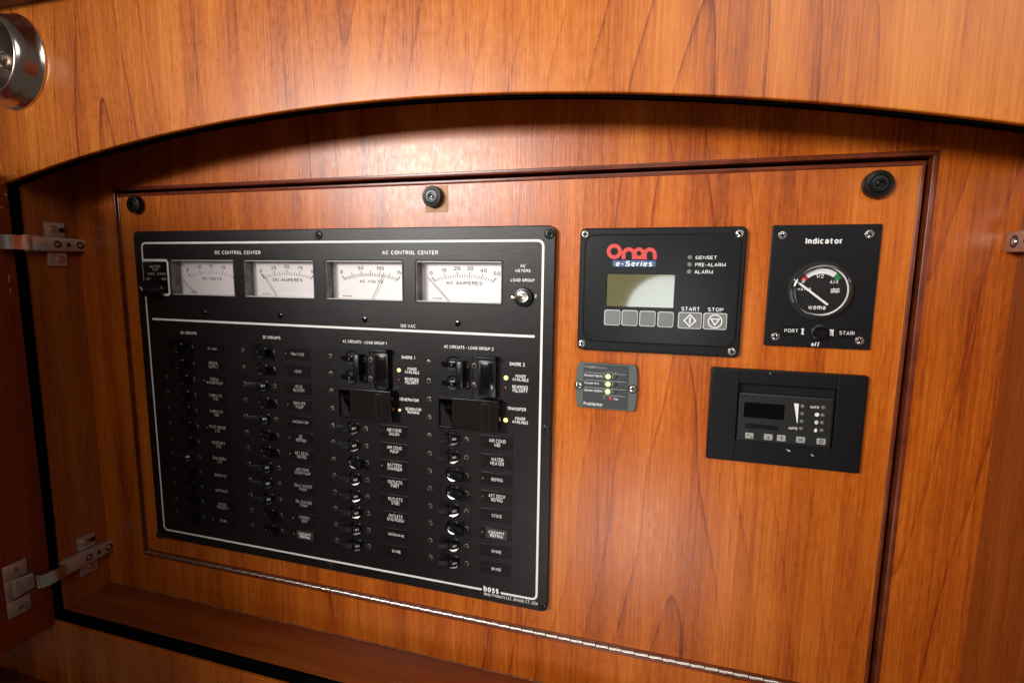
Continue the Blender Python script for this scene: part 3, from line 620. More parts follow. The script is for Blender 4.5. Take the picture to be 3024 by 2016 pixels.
# breakers, label plates, screws: a regular grid
ROW = lambda i: .0548 - .01815 * i
CX = lambda c: .0455 + .1096 * c
def breaker_meshes(sx):
    body = MB().lathe([(.0077, 0), (.0077, .0009), (.0071, .0014), (.0067, .0008), (.0065, -.0004), (0, -.0006)], (0, 0, 0), 28).mesh('breaker', GLOSS)
    seg = [(.0066 * math.cos(R(a)), .0066 * math.sin(R(a))) for a in range(207, 334, 9)]
    lp = MB(); b = lp.bm; vs = [b.verts.new((x, -.0006 + (z + .0028) * .45, z)) for x, z in seg]; b.faces.new(vs); b.normal_update()
    for f in b.faces:
        if f.normal.y > 0: f.normal_flip()
    lip = lp.mesh('lip', LIP, False)
    poly = [(-.0052, 0), (-.0050, -.0026), (-.0014, -.0056), (.0010, -.0052), (.0050, -.0022), (.0052, 0)]
    rock = MB().prism([(x * sx, y) for x, y in poly], -.0032, .0042, 'Z', bevel=.0004)
    rock.hexa([(-.0005 * sx, -.0022, -.0036), (-.0018 * sx, -.0062, -.0036), (-.0018 * sx, -.0062, .0042), (-.0005 * sx, -.0022, .0042),
               (-.0128 * sx, -.0062, -.0038), (-.0132 * sx, -.0102, -.0038), (-.0132 * sx, -.0102, .0042), (-.0128 * sx, -.0062, .0042)], bevel=.0005)
    return body, lip, rock.mesh('toggle', TOGGLE)
BR = {'off': breaker_meshes(1), 'on': breaker_meshes(-1)}
def mark_mesh(kind):
    t = text('OFF' if kind == 'off' else 'ON', 0, 0, .0013, 0, WHITE, None, W=.0026, bold=.02, name='marking', rotz=-90)
    me = t.data; bpy.data.objects.remove(t)
    b = bmesh.new(); b.from_mesh(me)
    bmesh.ops.translate(b, verts=b.verts[:], vec=(.0011, 0, 0))
    if kind == 'off':
        P = circ(-.0010, 0, .00105, 14); Q = circ(-.0010, 0, .00052, 14)
        for i in range(14):
            j = (i + 1) % 14; b.faces.new([b.verts.new((p[0], 0, p[1])) for p in (P[i], P[j], Q[j], Q[i])])
    else:
        b.faces.new([b.verts.new(p) for p in ((-.0016, 0, -.0003), (-.0002, 0, -.0003), (-.0002, 0, .0003), (-.0016, 0, .0003))])
    # lie on the slanted face of the rocker
    s = 1 if kind == 'off' else -1
    n = Vector((.60 * s, -.80, 0)); t_ = Vector((.80, .60 * s, 0)); c = Vector((.0031 * s, -.00385, .0004)) + n * .00012
    for v in b.verts: v.co = c + t_ * v.co.x + Vector((0, 0, v.co.z))
    b.to_mesh(me); b.free(); return me
MK = {'off': mark_mesh('off'), 'on': mark_mesh('on')}
def breaker(c, i, st, dx=0):
    body, lip, tog = BR[st]; X, Z = CX(c) + dx, ROW(i)
    o = inst('breaker', body, ep, (X, PY, Z)); inst('lip', lip, o, (X, PY, Z)); inst('toggle', tog, o, (X, PY, Z)); inst('marking', MK[st], o, (X, PY, Z)); return o
ST = {0: '..1111101111'.replace('0', 'o').replace('1', 'n'), 1: 'nnononnooonn', 2: '....oonooooo', 3: '....oonnonoo'}
ST[0] = '..nnnnnonnnn'
L = {0: ['DC MAIN', 'BRIDGE\nSUPPLY', 'FRESH\nWATER PUMP', 'CABIN LTS\nFWD', 'CABIN LTS\nMID', 'PILOT HOUSE\nLTS', 'COURTESY\nLTS', 'ENG ROOM\nLTS', 'SEARCH LT', 'AUTOPILOT', '12V DC\nOUTLETS', 'SPARE'],
     1: ['TRIM TABS', 'HEAD', 'HEAD\nBLOWER', 'SHOWER\nPUMP', 'MACERATOR', 'DC\nREFRIG', 'AFT DECK\nREFRIG', 'AIR COND\nCOND PUMP', 'SALT WATER\nPUMP', 'OIL CHANGE\nPUMP', 'STEREO\nDVD', ''],
     2: [None] * 4 + ['AIR COND\nSALON', 'AIR COND\nPUMP', 'BATTERY\nCHARGER', 'OUTLETS\nPORT', 'OUTLETS\nSTBD', 'OUTLETS\nENG ROOM', 'MICROWAVE', 'SPARE'],
     3: [None] * 4 + ['AIR COND\nMID', 'WATER\nHEATER', 'REFRIG', 'AFT DECK\nREFRIG', 'STOVE', '', 'SPARE', 'SPARE']}
LX = [.0892, .1995, .3100, .4183]
LIT = {(0, 2), (0, 5), (0, 11), (1, 0), (1, 3), (1, 5), (1, 6), (1, 10), (1, 11), (2, 6), (3, 6), (3, 7), (3, 9)}
LPM = {}
def label_mesh():
    me = plate('label_plate', [rrect(-.0158, .0158, -.0064, .0064, .0004, 2)], -.0005, .0005, PLATE, None, bevel=.00015, world=(0, 0, 0)); flush()
    d = me.data; bpy.data.objects.remove(me); return d
LPL = label_mesh()
LAMP = MB().lathe([(.0009, 0), (.0008, .0007), (0, .001)], (0, 0, 0), 12).mesh('indicator_lamp', LEDOFF)
LAMPD = MB().lathe([(.0009, 0), (.0008, .0004), (0, .0006)], (0, 0, 0), 12).mesh('indicator_lamp', CHARC)
for c in range(4):
    for i in range(12):
        Z = ROW(i)
        if not (c == 0 and i in (0, 1)):
            screw(SCREW_BRZ, ep, .0207 + .1096 * c, Z, PY)
        if c < 2 or i >= 4: screw(SCREW_BRZ, ep, .0605 + .1093 * c, Z, PY)
        if ST[c][i] == 'o': breaker(c, i, 'off')
        elif ST[c][i] == 'n': breaker(c, i, 'on')
        s = L[c][i]
        if s is None: continue
        lp = inst('label_plate', LPL, ep, (LX[c] + .0003, PY, Z))
        inst('indicator_lamp', LAMP if (c, i) in LIT else LAMPD, lp, (LX[c] - .0132, PY - .0005, Z))
        if s:
            two = '\n' in s; tm = GREYP if c < 2 else WHITE
            text(s, LX[c] + .0012, Z, .0076 if two else .0033, PY - .00065, tm, lp, bold=.004, xs=.82, lsp=.92)
for c, i in ((1, 11), (3, 9)):                          # stuck-on tape labels
    X, Z = LX[c] + .0012, ROW(i)
    tp = plate('label_tape', [rrect(X - .0108, X + .0108, Z - .0050, Z + .0050, .0003, 2)], PY - .0012, .0007, TAPE, ep, bevel=.0002)
    text('COCKPIT\nREFRIG', X, Z, .0066, PY - .00135, WHITE, tp, bold=.03, lsp=.95)
rs = MB()
for k in range(9):
    X, Z = LX[1] - .008 + .0022 * k, ROW(11) - .0064 + random.uniform(-.0003, .0003)
    rs.flat([(X, Z), (X + random.uniform(.0004, .0013), Z + .0001), (X + .0010, Z + .0006), (X + .0002, Z + .0005)], PT)
rs.build('tape_residue', mat('tape_residue', (.28, .16, .11), .7), ep, sm=False)
# double mains breaker, first column, and the framed trim tab breaker
(x0, z1), (x1, z0) = P6(372, 779), P6(424, 849)
fr = plate('breaker_frame', [rrect(CX(0) - .0165, CX(0) + .0165, ROW(1) - .0092, ROW(0) + .0092, .0008, 3)], PY - .0022, .0022, GLOSS, ep, bevel=.0004)
for i in (0, 1):
    X, Z = CX(0) - .002, ROW(i)
    o = inst('breaker', BR['on'][0], ep, (X, PY - .0022, Z)); inst('toggle', BR['on'][2], o, (X, PY - .0022, Z)); inst('lip', BR['on'][1], o, (X, PY - .0022, Z))
plate('breaker_frame', [rrect(CX(1) - .0135, CX(1) + .0155, ROW(0) - .0088, ROW(0) + .0088, .0006, 2), circ(CX(1), ROW(0), .0073, 24)], PY - .0008, .0008, SATIN, ep, bevel=.0002)
# shore power breakers with slide lock and cover
def shore(c, Q, ap, tie, ch, cov, slot, rec, base):
    (x0, z1), (x1, z0) = Q(*base[0]), Q(*base[1])
    bp = plate('breaker_base', [rrect(x0, x1, z0, z1, .0006, 2)] + [circ(*Q(*a), .0062, 24) for a in ap], PY - .0008, .0008, MATTE, ep, bevel=.0002)
    for a in ap:
        X, Z = Q(*a); o = inst('breaker', BR['on'][0], ep, (X, PY, Z))
        inst('lip', BR['on'][1], o, (X, PY - .0004, Z))
        MB().hexa([(X - .0105, PY - .0009, Z - .0022), (X - .0105, PY - .0040, Z - .0022), (X - .0105, PY - .0040, Z + .0026), (X - .0105, PY - .0009, Z + .0026),
                   (X + .0045, PY - .0009, Z - .0030), (X + .0045, PY - .0062, Z - .0030), (X + .0045, PY - .0062, Z + .0034), (X + .0045, PY - .0009, Z + .0034)], bevel=.0005).build('toggle', GLOSS, o)
        text('ON', X + .0008, Z + .0002, .0011, PY - .0066, GREYP, o, W=.0022, bold=.02, name='marking', rotz=-90)
    Yt = PY - .0105
    (x0, z1), (x1, z0) = Q(*tie[0], Yt), Q(*tie[1], Yt)
    MB().box(x0, x1, Yt, PY - .002, z0, z1, bevel=.0012).build('tie_bar', SATIN, ep)
    Yc = PY - .0058
    (x0, z1), (x1, z0) = Q(*ch[0], Yc), Q(*ch[1], Yc)
    cg = MB().box(x0, x1, Yc, PY - .0001, z0 - .002, z1, bevel=.0004).build('lock_channel', SATIN, ep)
    MB().box(x0 - .0020, x1 + .0006, Yc - .0034, PY - .0002, z1 - .0002, z1 + .0032, bevel=.0006).build('stop_lip', MATTE, cg)
    MB().box(x0 + .0022, x1 - .0022, Yc - .0006, Yc + .001, z0 + .006, z1 - .003, bevel=.0003).build('channel_face', GLOSS, cg)
    Yv = PY - .0105
    (x0, z1), (x1, z0) = Q(*cov[0], Yv), Q(*cov[1], Yv)
    cv = plate('lock_cover', [rrect(x0, x1, z0, z1, .001, 3)], Yv, .0098, COVER, ep, bevel=.0007)
    (sx0, sz1), (sx1, sz0) = Q(*slot[0], Yv), Q(*slot[1], Yv)
    plate('slot_rim', [rrect(sx0, sx1, sz0, sz1), rrect(sx0 + .0009, sx1 - .0009, sz0 + .0009, sz1 - .0009)], Yv - .00012, .0002, VOID, cv)
    plate('slot_insert', [rrect(sx0 + .0011, sx1 - .0011, sz0 + .0011, sz1 - .0011)], Yv - .0005, .0006, COVER, cv, bevel=.0002)
    (rx0, rz1), (rx1, rz0) = Q(*rec[0]), Q(*rec[1])
    rb = plate('recess_frame', [rrect(rx0, rx1 + .006, rz0, rz1), rrect(rx0 + .0012, rx1 + .0059, rz0 + .0018, rz1 - .0016)], PY - .0022, .0022, GLOSS, ep, bevel=.0003)
    plate('recess_floor', [rrect(rx0 + .0011, rx1 + .006, rz0 + .0017, rz1 - .0015)], PY - .0003, .0003, VOID, rb)
    for sxp in (1.0,):
        for a in ap:
            X, Z = Q(*a); screw(SCREW_BRZ, ep, X + .0138, Z - .0005, PY - .0008)
            screw(SCREW_BRZ, ep, X + .0212, Z - .0005, PY - .0001)
Q6 = Px(960, 960, 3.459, PY)
shore(2, Q6, ((275, 335), (275, 525)), ((275, 300), (348, 580)), ((490, 275), (645, 640)), ((245, 645), (675, 990)), ((512, 690), (582, 965)), ((148, 645), (240, 940)), ((140, 230), (465, 640)))
shore(3, Q6, ((1310, 395), (1310, 590)), ((1335, 370), (1405, 650)), ((1565, 348), (1740, 725)), ((1290, 740), (1772, 1100)), ((1592, 785), (1672, 1075)), ((1165, 735), (1280, 1050)), ((1163, 295), (1510, 720)))
for t, x, y, w_, h_ in (('SHORE 1', 850, 328, 135, 34), ('SHORE 2', 1962, 398, 155, 37), ('GENERATOR', 858, 760, 195, 36), ('TRANSFER', 1957, 854, 190, 38)):
    Q6.text(t, x, y, w_, h_, ep, bold=.03)
for t, x, y, w_, h_ in (('POWER\nAVAILABLE', 888, 465, 145, 66), ('REVERSED\nPOLARITY', 886, 570, 140, 66), ('GENERATOR\nRUNNING', 902, 873, 160, 66),
                        ('POWER\nAVAILABLE', 1996, 540, 163, 70), ('REVERSED\nPOLARITY', 1992, 652, 158, 72), ('POWER\nAVAILABLE', 1992, 973, 160, 70)):
    Q6.text(t, x, y, w_, h_, ep, bold=.025, lsp=.9)
for x, y, m_, rr in ((755, 458, LEDYEL, .0018), (760, 562, LEDRED, .0018), (763, 865, LEDORG, .0013), (1848, 536, LEDYEL, .0020), (1850, 643, LEDRED, .0021), (1845, 968, LEDYEL, .0020)):
    X, Z = Q6(x, y); rr *= .85; MB().lathe([(rr * 1.25, 0), (rr * 1.2, .0004), (rr, .0004), (rr * .8, .0013), (0, .0018)], (X, PY, Z), 18).build('indicator_lamp', m_, ep)
for x, y in ((315, 541), (732, 540.5), (1262.5, 537.5), (1253.5, 984), (1246, 1391), (759, 1298), (366, 1228), (343, 897)):
    X, Z = P6(x, y); screw(SCREW_BLK, ep, X, Z, PY)

# ================================================================== generator control panel
GY = -.0065
G = Px(1680, 640, 3.734, GY)
gp = thing('generator_panel', (.558, 0, .0747), 'black generator control panel with red lettering, olive screen and six grey buttons', 'control panel')
plate('housing', [rrect(.4920, .6242, .0747, .1793, .0045, 5)], GY + .0010, .0055, MATTE, gp, bevel=.0012)
(ix0, iz1), (ix1, iz0) = G(188, 205), G(1830, 1440)
lw, lh = G(425, 632), G(1150, 1005)
plate('face_plate', [rrect(ix0, ix1, iz0, iz1, .0085, 6), rrect(lw[0], lh[0], lh[1], lw[1])], GY, .0020, SATIN, gp, bevel=.0005)
plate('face_groove', [rrect(ix0 - .0009, ix1 + .0009, iz0 - .0009, iz1 + .0009, .0092, 6), rrect(ix0 + .001, ix1 - .001, iz0 + .001, iz1 - .001, .008, 6)], GY + .0009, .0002, VOID, gp)
for x, y in ((180, 192), (1885, 185), (143, 1397), (1798, 1487)):
    X, Z = G(x, y); screw(SCREW_STL, gp, X, Z, GY + .0010)
lcd = plate('lcd_screen', [rrect(lw[0] - .0005, lh[0] + .0005, lh[1] - .0005, lw[1] + .0005)], GY + .0006, .0006, LCD, gp)
for x, y in ((478, 1110), (670, 1115), (865, 1123), (1065, 1132)):
    X, Z = G(x, y); a, b_ = G.w(x, y, 178) / 2, G.h(x, y, 172) / 2
    bt = plate('button', [rrect(X - a, X + a, Z - b_, Z + b_, .0018, 4)], GY - .0004, .0004, BTNRIM, gp, bevel=.0001)
    plate('button_face', [rrect(X - a + .0007, X + a - .0007, Z - b_ + .0007, Z + b_ - .0007, .0014, 4)], GY - .0009, .0005, GREYBTN, bt, bevel=.0002)
for x, y, kind in ((1333, 1143, 'start'), (1610, 1152, 'stop')):
    X, Z = G(x, y); a, b_ = G.w(x, y, 262) / 2, G.h(x, y, 182) / 2
    bt = plate('button', [rrect(X - a, X + a, Z - b_, Z + b_, .0016, 4)], GY - .0004, .0004, BTNRIM, gp, bevel=.0001)
    plate('button_face', [rrect(X - a + .0007, X + a - .0007, Z - b_ + .0007, Z + b_ - .0007, .0013, 4)], GY - .0009, .0005, GREYBTN, bt, bevel=.0002)
    sy = MB(); Ys = GY - .00105
    if kind == 'start':
        u_, v_ = .0045, .0048
        sy.stroke([(X - u_, Z), (X, Z + v_), (X + u_, Z), (X, Z - v_)], .0009, Ys, True); sy.stroke([(X, Z + .0025), (X, Z - .0025)], .0012, Ys)
    else:
        sy.stroke(circ(X, Z, .0052, 24), .0008, Ys, True); sy.stroke([(X - .0031, Z + .0019), (X + .0031, Z + .0019), (X, Z - .0029)], .0009, Ys, True)
    sy.build('symbol', WHITE, bt, sm=False)
for x, y in ((1335, 447), (1330, 525), (1326, 605)):
    X, Z = G(x, y); MB().lathe([(.0018, 0), (.0017, .0005), (0, .0007)], (X, GY, Z), 18).build('indicator_lamp', GREYBTN, gp)
for t, x, y, w_, h_ in (('GENSET', 1512, 450, 232, 42), ('PRE-ALARM', 1560, 528, 338, 44), ('ALARM', 1485, 607, 205, 44), ('START', 1340, 1015, 200, 48), ('STOP', 1618, 1022, 172, 46)):
    G.text(t, x, y, w_, h_, gp, bold=.015)
# logo letters from rings and legs
lg = MB(); Yl = GY - .0002
def ring(cx, cy, ro, ri, a0=0, a1=360, n=28, k=0):
    P = [(cx + ro * math.cos(R(a)), cy - ro * math.sin(R(a))) for a in [a0 + (a1 - a0) * i / n for i in range(n + 1)]]
    Qp = [(cx + ri * math.cos(R(a)), cy - ri * math.sin(R(a))) for a in [a0 + (a1 - a0) * i / n for i in range(n + 1)]]
    for i in range(n): lg.flat([G(*P[i]), G(*P[i + 1]), G(*Qp[i + 1]), G(*Qp[i])], Yl - k * .00001)
def bar(x0, y0, x1, y1, k=0): lg.flat([G(x0, y0), G(x1, y0), G(x1, y1), G(x0, y1)], Yl - k * .00001)
ring(501, 383, 84, 42)
ring(660, 416, 78, 36, 0, 180, k=1); bar(582, 416, 624, 467); bar(696, 416, 738, 469, 2)
ring(774, 404, 66, 27, k=3); bar(800, 404, 838, 470, 4)
ring(892, 416, 76, 34, 0, 180, k=5); bar(816, 416, 858, 470, 6); bar(926, 416, 968, 470, 7)
lg.build('logo_lettering', RED, gp, sm=False)
bb = MB(); bb.flat([G(483, 480), G(957, 482), G(957, 552), G(483, 550)], GY - .0002); bo = bb.build('logo_strip', BLUE, gp, sm=False)
G.text('e-Series', 717, 517, 405, 60, bo, Y=GY - .0004, bold=.035, italic=.12)

# ================================================================== tank gauge panel
AY = -.0035
A = Px(2220, 640, 3.734, AY)
tg = thing('tank_gauge_panel', (.679, 0, .0857), 'small black panel with a round white-ringed dial gauge and a selector knob', 'gauge panel')
plate('face_plate', [rrect(.6422, .7161, .0857, .1799, .0006, 2)], AY, .0035, MATTE, tg, bevel=.0004)
for x, y in ((338, 203), (1297, 192), (260, 1320), (1188, 1365)):
    X, Z = A(x, y); screw(SCREW_STL, tg, X, Z, AY)
A.text('Indicator', 792, 268, 402, 62, tg, bold=.04, serif=1)
A.text('off', 700, 1404, 92, 46, tg, bold=.05, serif=1)
iv = MB()
for bx, by, bw_, bh in ((560, 1236, 34, 9), (560, 1293, 34, 9), (560, 1265, 13, 60), (880, 1247, 50, 9), (880, 1307, 50, 9), (869, 1277, 12, 60), (891, 1277, 12, 60)):
    p, q = A(bx - bw_ / 2, by - bh / 2), A(bx + bw_ / 2, by + bh / 2); iv.flat([(p[0], q[1]), (q[0], q[1]), (q[0], p[1]), (p[0], p[1])], AY - .0002 - .00002 * (bh > 20))
iv.build('lettering', WHITE, tg, sm=False)
for t, x, y, w_, h_ in (('PORT', 433, 1253, 148, 42), ('STARI', 1046, 1280, 165, 44)):
    X, Z = A(x, y); a, b_ = A.w(x, y, 200) / 2, A.h(x, y, 110) / 2
    lp = plate('label_tape', [rrect(X - a, X + a, Z - b_, Z + b_, .0003, 2)], AY - .0004, .0004, SATIN, tg)
    A.text(t, x, y, w_, h_, lp, Y=AY - .0006, bold=.005)
X, Z = A(740, 1270); MB().lathe([(.0062, 0), (.0060, .0020), (.0046, .0024), (.0040, .0090), (.0030, .0102), (0, .0102)], (X, AY, Z), 28).build('selector_knob', SATIN, tg)
dcx, dcz = A(752, 815); 
ga = tag(MB().lathe([(.0226, 0), (.0226, .0014), (.0215, .0022), (.0204, .0022), (.0200, .0006), (.0198, .0006)], (dcx, AY, dcz), 56).build('dial_gauge', RIM, tg))
MB().lathe([(.0199, .0006), (0, .0006)], (dcx, AY, dcz), 48).build('dial_face', DIAL, ga)
MB().lathe([(.0205, .0022), (.0205, .0056), (.0198, .0062), (.0186, .0064)], (dcx, AY, dcz), 56).build('bezel', RIM, ga)
MB().stroke(circ(dcx, dcz, .0188, 56), .0012, AY - .0010, True).build('white_ring', WHITE, ga, sm=False)
Yd = AY - .0009; Yt = AY - .0011
D_ = Px(2220, 640, 3.734, Yd)
mk = MB()
def sector(pts_o, pts_i, m_, name='scale_band'):
    b = MB()
    for i in range(len(pts_o) - 1): b.flat([pts_o[i], pts_o[i + 1], pts_i[i + 1], pts_i[i]], Yd)
    b.build(name, m_, ga, sm=False)
def arcpts(r, a0, a1, n=14): return [(dcx + r * math.sin(R(a0 + (a1 - a0) * i / n)), dcz + r * math.cos(R(a0 + (a1 - a0) * i / n))) for i in range(n + 1)]
sector(arcpts(.0171, -43, 38), arcpts(.0130, -43, 38), WHITE); sector(arcpts(.0171, -60, -45), arcpts(.0130, -60, -45), REDINK); sector(arcpts(.0171, 40, 54), arcpts(.0130, 40, 54), GREENINK)
tb = MB(); tb.flat([D_(675, 530), D_(768, 530), D_(768, 565), D_(675, 565)], Yt); tb.build('scale_tab', WHITE, ga, sm=False)
for t, x, y, w_, h_ in (('0', 567, 706, 32, 46), ('1/2', 752, 652, 84, 46), ('4/4', 905, 716, 95, 45), ('WATER', 575, 798, 155, 34), ('wema', 717, 1003, 190, 48)):
    D_.text(t, x, y, w_, h_, ga, Y=Yt, bold=.02)
wv = MB()
for k in range(3): wv.stroke([D_(870 + 8 * i, 797 + 17 * k + 5 * math.sin(i * 1.05)) for i in range(13)], .0006, Yt)
wv.build('wave_symbol', WHITE, ga, sm=False)
Yn = AY - .0024; nd = MB(); p, q = at(*A.c(468, 690), Yn), at(*A.c(838, 970), Yn); nd.stroke([(p.x, p.z), (q.x, q.z)], .0016, Yn); nd.build('needle', WHITE, ga, sm=False)
for x, y in ((545, 885), (890, 890)):
    X, Z = D_(x, y); MB().lathe([(.0013, .0006), (.0012, .0012), (0, .0013)], (X, AY, Z), 14).build('dial_screw', BLKSCREW, ga)
MB().lathe([(.0200, .0050), (.0196, .0056), (.012, .0062), (0, .0064), (0, .0054), (.012, .0052), (.0195, .0048), (.0200, .0050)], (dcx, AY, dcz), 48).build('dial_glass', GLASS, ga)

# ================================================================== galvanic isolator monitor
HY = -.0042
H = Px(1660, 1040, 7.838, HY)
gm = thing('isolator_monitor', (H(1030, 800)[0], 0, H(1030, 1330)[1]), 'small grey-green monitor plate with three lit green lamps between two screws', 'monitor')
hx0, hx1 = H(385, 760)[0], H(1672, 820)[0]; hz1, hz0 = H(1030, 265)[1], H(1000, 1318)[1]; hm = (hz0 + hz1) / 2
bul = H(385, 760)[0] - H(318, 760)[0]
out = [(hx0, hz0), (hx1, hz0)] + [(hx1 + bul * math.cos(R(a)), hm + (hz1 - hz0) / 2 * math.sin(R(a))) for a in range(-75, 76, 15)] + [(hx1, hz1), (hx0, hz1)] + [(hx0 - bul * math.cos(R(a)), hm + (hz1 - hz0) / 2 * math.sin(R(a))) for a in range(75, -76, -15)]
plate('housing', [out], HY, .0042, GREYBOX, gm, bevel=.0006)
fx0, fx1 = H(487, 760)[0], H(1532, 820)[0]; fz1, fz0 = H(1010, 288)[1], H(1000, 1288)[1]
plate('face_label', [rrect(fx0, fx1, fz0, fz1)], HY - .0003, .0004, SLATE, gm)
for x, y in ((390, 755), (1635, 850)):
    X, Z = H(x, y); screw(SCREW_STL, gm, X, Z, HY)
gl = MB(); Yg = HY - .00045
for pts in (((530, 455), (985, 485), (985, 570)), ((1170, 500), (1480, 520)), ((1175, 500), (1172, 600)), ((525, 630), (1470, 690)), ((985, 665), (985, 745)), ((1165, 680), (1165, 770)), ((520, 800), (1470, 870)), ((972, 835), (970, 930)), ((1160, 850), (1160, 940)), ((975, 1080), (978, 985), (1465, 1025))):
    gl.stroke([H(*p) for p in pts], .00032, Yg)
gl.build('grid_lines', GREYP, gm, sm=False)
for t, x, y, w_, h_, m_ in (('ProSafe1', 668, 330, 268, 62, GREYP), ('Monitor', 925, 355, 215, 50, DIMP), ('Reverse Polarity', 730, 540, 420, 74, WHITE), ('Ground Wire', 685, 708, 330, 56, WHITE), ('Galvanic Isolator', 722, 880, 420, 62, WHITE), ('Test', 1245, 1078, 102, 55, WHITE), ('ProMariner', 720, 1188, 442, 92, WHITE), ('Normal', 1080, 462, 165, 36, DIMP), ('Fault', 1235, 472, 75, 36, DIMP)):
    H.text(t, x, y, w_, h_, gm, m_, Y=Yg, bold=.015)
for x, y, m_, rr in ((1065, 560, LEDGRN, .0019), (1062, 735, LEDGRN, .0019), (1055, 908, LEDGRN, .0019), (1240, 565, LEDRED, .0013), (1232, 740, LEDRED, .0013), (1222, 912, LEDRED, .0013), (1122, 1065, TESTRED, .0014)):
    X, Z = H(x, y); MB().lathe([(rr * 1.15, .0003), (rr, .0005), (rr * .8, .0013), (0, .0018)], (X, HY, Z), 18).build('test_button' if m_ is TESTRED else 'indicator_lamp', m_, gm)

# ================================================================== air conditioning control
TY = -.0062
T = Px(2060, 1060, 4.3556, TY)
th = thing('thermostat_panel', (.66, 0, -.0121), 'wide black climate control with dark display window and a row of five pale buttons', 'thermostat')
ax0, ax1, az0, az1 = .6038, .7168, -.0121, .0657
uz_foot = Px(2060, 1060, 4.3556, TY - .0010)(1715, 1160)[1]
gx0, gx1 = T(505, 640)[0], T(1768, 700)[0]
plate('surround', [rrect(ax0, ax1, az0, az1, .0016, 3), rrect(gx0, gx1, uz_foot + .0010, az1 - .012)], TY + .0004, .0058, MATTE, th, bevel=.0009)
plate('side_wing', [rrect(ax0 + .001, gx0, az0 + .001, az1 - .001, .0012, 3)], TY - .0008, .0013, MATTE, th, bevel=.0004)
plate('side_wing', [rrect(gx1, ax1 - .001, az0 + .001, az1 - .001, .0012, 3)], TY - .0008, .0013, MATTE, th, bevel=.0004)
MB().box(gx0 - .001, gx1 + .001, -.0008, -.0002, az0 + .009, az1 - .011).build('recess_floor', VOID, th)
UY = TY - .0010
U = Px(2060, 1060, 4.3556, UY)
ux0, uz1, ux1, uz0 = U(520, 740)[0], U(535, 424)[1], U(1742, 830)[0], U(1715, 1160)[1]
un = plate('control_unit', [rrect(ux0, ux1, uz0, uz1, .0008, 3)], UY, .0050, CHARC, th, bevel=.0014)
(dx0, dz1_), (dx1, dz0_) = U(604, 550), U(1108, 783)
plate('display_window', [rrect(dx0, dx1, dz0_, dz1_, .0003, 2)], UY - .0002, .0004, DISPLAY, un)
(dx0, dz1_), (dx1, dz0_) = U(612, 822), U(1040, 920)
plate('brand_strip', [rrect(dx0, dx1, dz0_, dz1_, .0003, 2)], UY - .0001, .0002, SATIN, un)
for x, y in ((1350, 603), (1345, 700), (1337, 797), (1330, 890), (1617, 620), (1608, 717), (1600, 813), (1593, 912)):
    X, Z = U(x, y); MB().lathe([(.0015, 0), (.0013, .0008), (0, .0013)], (X, UY, Z), 16).build('indicator_lamp', LEDOFF, un)
ws = MB(); Yw = UY - .0002
ws.flat([U(1240, 567), U(1302, 573), U(1286, 818), U(1276, 818)], Yw)
ws.flat([U(1535 + 30 * math.cos(R(a)) * (1.08 if a % 60 == 30 else .92), 713 - 27 * math.sin(R(a)) * (1.05 if a % 60 == 30 else .88)) for a in range(0, 360, 30)], Yw)
P = [U(1527 + (28 if k % 2 else 20) * math.cos(R(a)), 812 - (28 if k % 2 else 20) * math.sin(R(a))) for k, a in enumerate(range(0, 360, 15))]
Qp = [U(1527 + 9 * math.cos(R(a)), 812 - 9 * math.sin(R(a))) for a in range(0, 360, 15)]
for i in range(24): ws.flat([P[i], P[(i + 1) % 24], Qp[(i + 1) % 24], Qp[i]], Yw)
ws.flat([U(*p) for p in ((1525, 884), (1534, 905), (1538, 920), (1530, 936), (1515, 939), (1500, 932), (1494, 918), (1502, 905))], Yw)
ws.build('symbol', WHITE, un, sm=False)
U.text('AUTO', 1505, 615, 115, 36, un, Y=Yw, bold=.04); U.text('AUTO', 1225, 885, 115, 36, un, Y=Yw, bold=.04)
for k, (x, y, w_, h_) in enumerate(((665, 980, 106, 73), (907, 998, 111, 77), (1075, 1012, 113, 78), (1322, 1033, 115, 77), (1585, 1055, 116, 77))):
    X, Z = U(x, y); a, b_ = U.w(x, y, w_) / 2, U.h(x, y, h_) / 2
    bt = plate('button', [rrect(X - a, X + a, Z - b_, Z + b_, .0005, 3)], UY - .0009, .0009, BEIGE, un, bevel=.0003)
    sy = MB(); Yb = UY - .00105; q = lambda dx, dy: U(x + dx, y + dy)
    if k == 0:
        sy.flat([q(-18 + 14 * math.cos(R(a)), -8 - 13 * math.sin(R(a))) for a in range(0, 360, 45)], Yb); sy.flat([q(24 + 13 * math.cos(R(a)), 18 - 11 * math.sin(R(a))) for a in range(0, 360, 45)], Yb); sy.stroke([q(2, 16), q(26, -22)], .0002, Yb)
    elif k == 1: sy.flat([q(-24, 22), q(26, 22), q(1, -18)], Yb)
    elif k == 2: sy.flat([q(-22, -18), q(26, -18), q(2, 24)], Yb)
    elif k == 3: sy.stroke([q(-32, -16), q(32, 18)], .0009, Yb); sy.stroke([q(-32, 16), q(32, -18)], .0009, Yb - .00005)
    else: sy.stroke([q(22 * math.cos(R(a)), -20 * math.sin(R(a))) for a in range(0, 360, 45)], .0009, Yb, True)
    sy.build('symbol', mat('worn_grey_ink', (.10, .105, .095), .6), bt, sm=False)
ch = MB(); ch.flat([T(*p) for p in ((1135, 1155), (1165, 1165), (1195, 1175), (1190, 1193), (1165, 1185))], TY + .0003); ch.flat([T(*p) for p in ((1450, 1215), (1485, 1232), (1502, 1252), (1475, 1248))], TY + .0003)
ch.flat([T(*p) for p in ((925, 178), (945, 178), (937, 196))], TY + .0003)
ch.build('paint_chip', GREYP, th, sm=False)

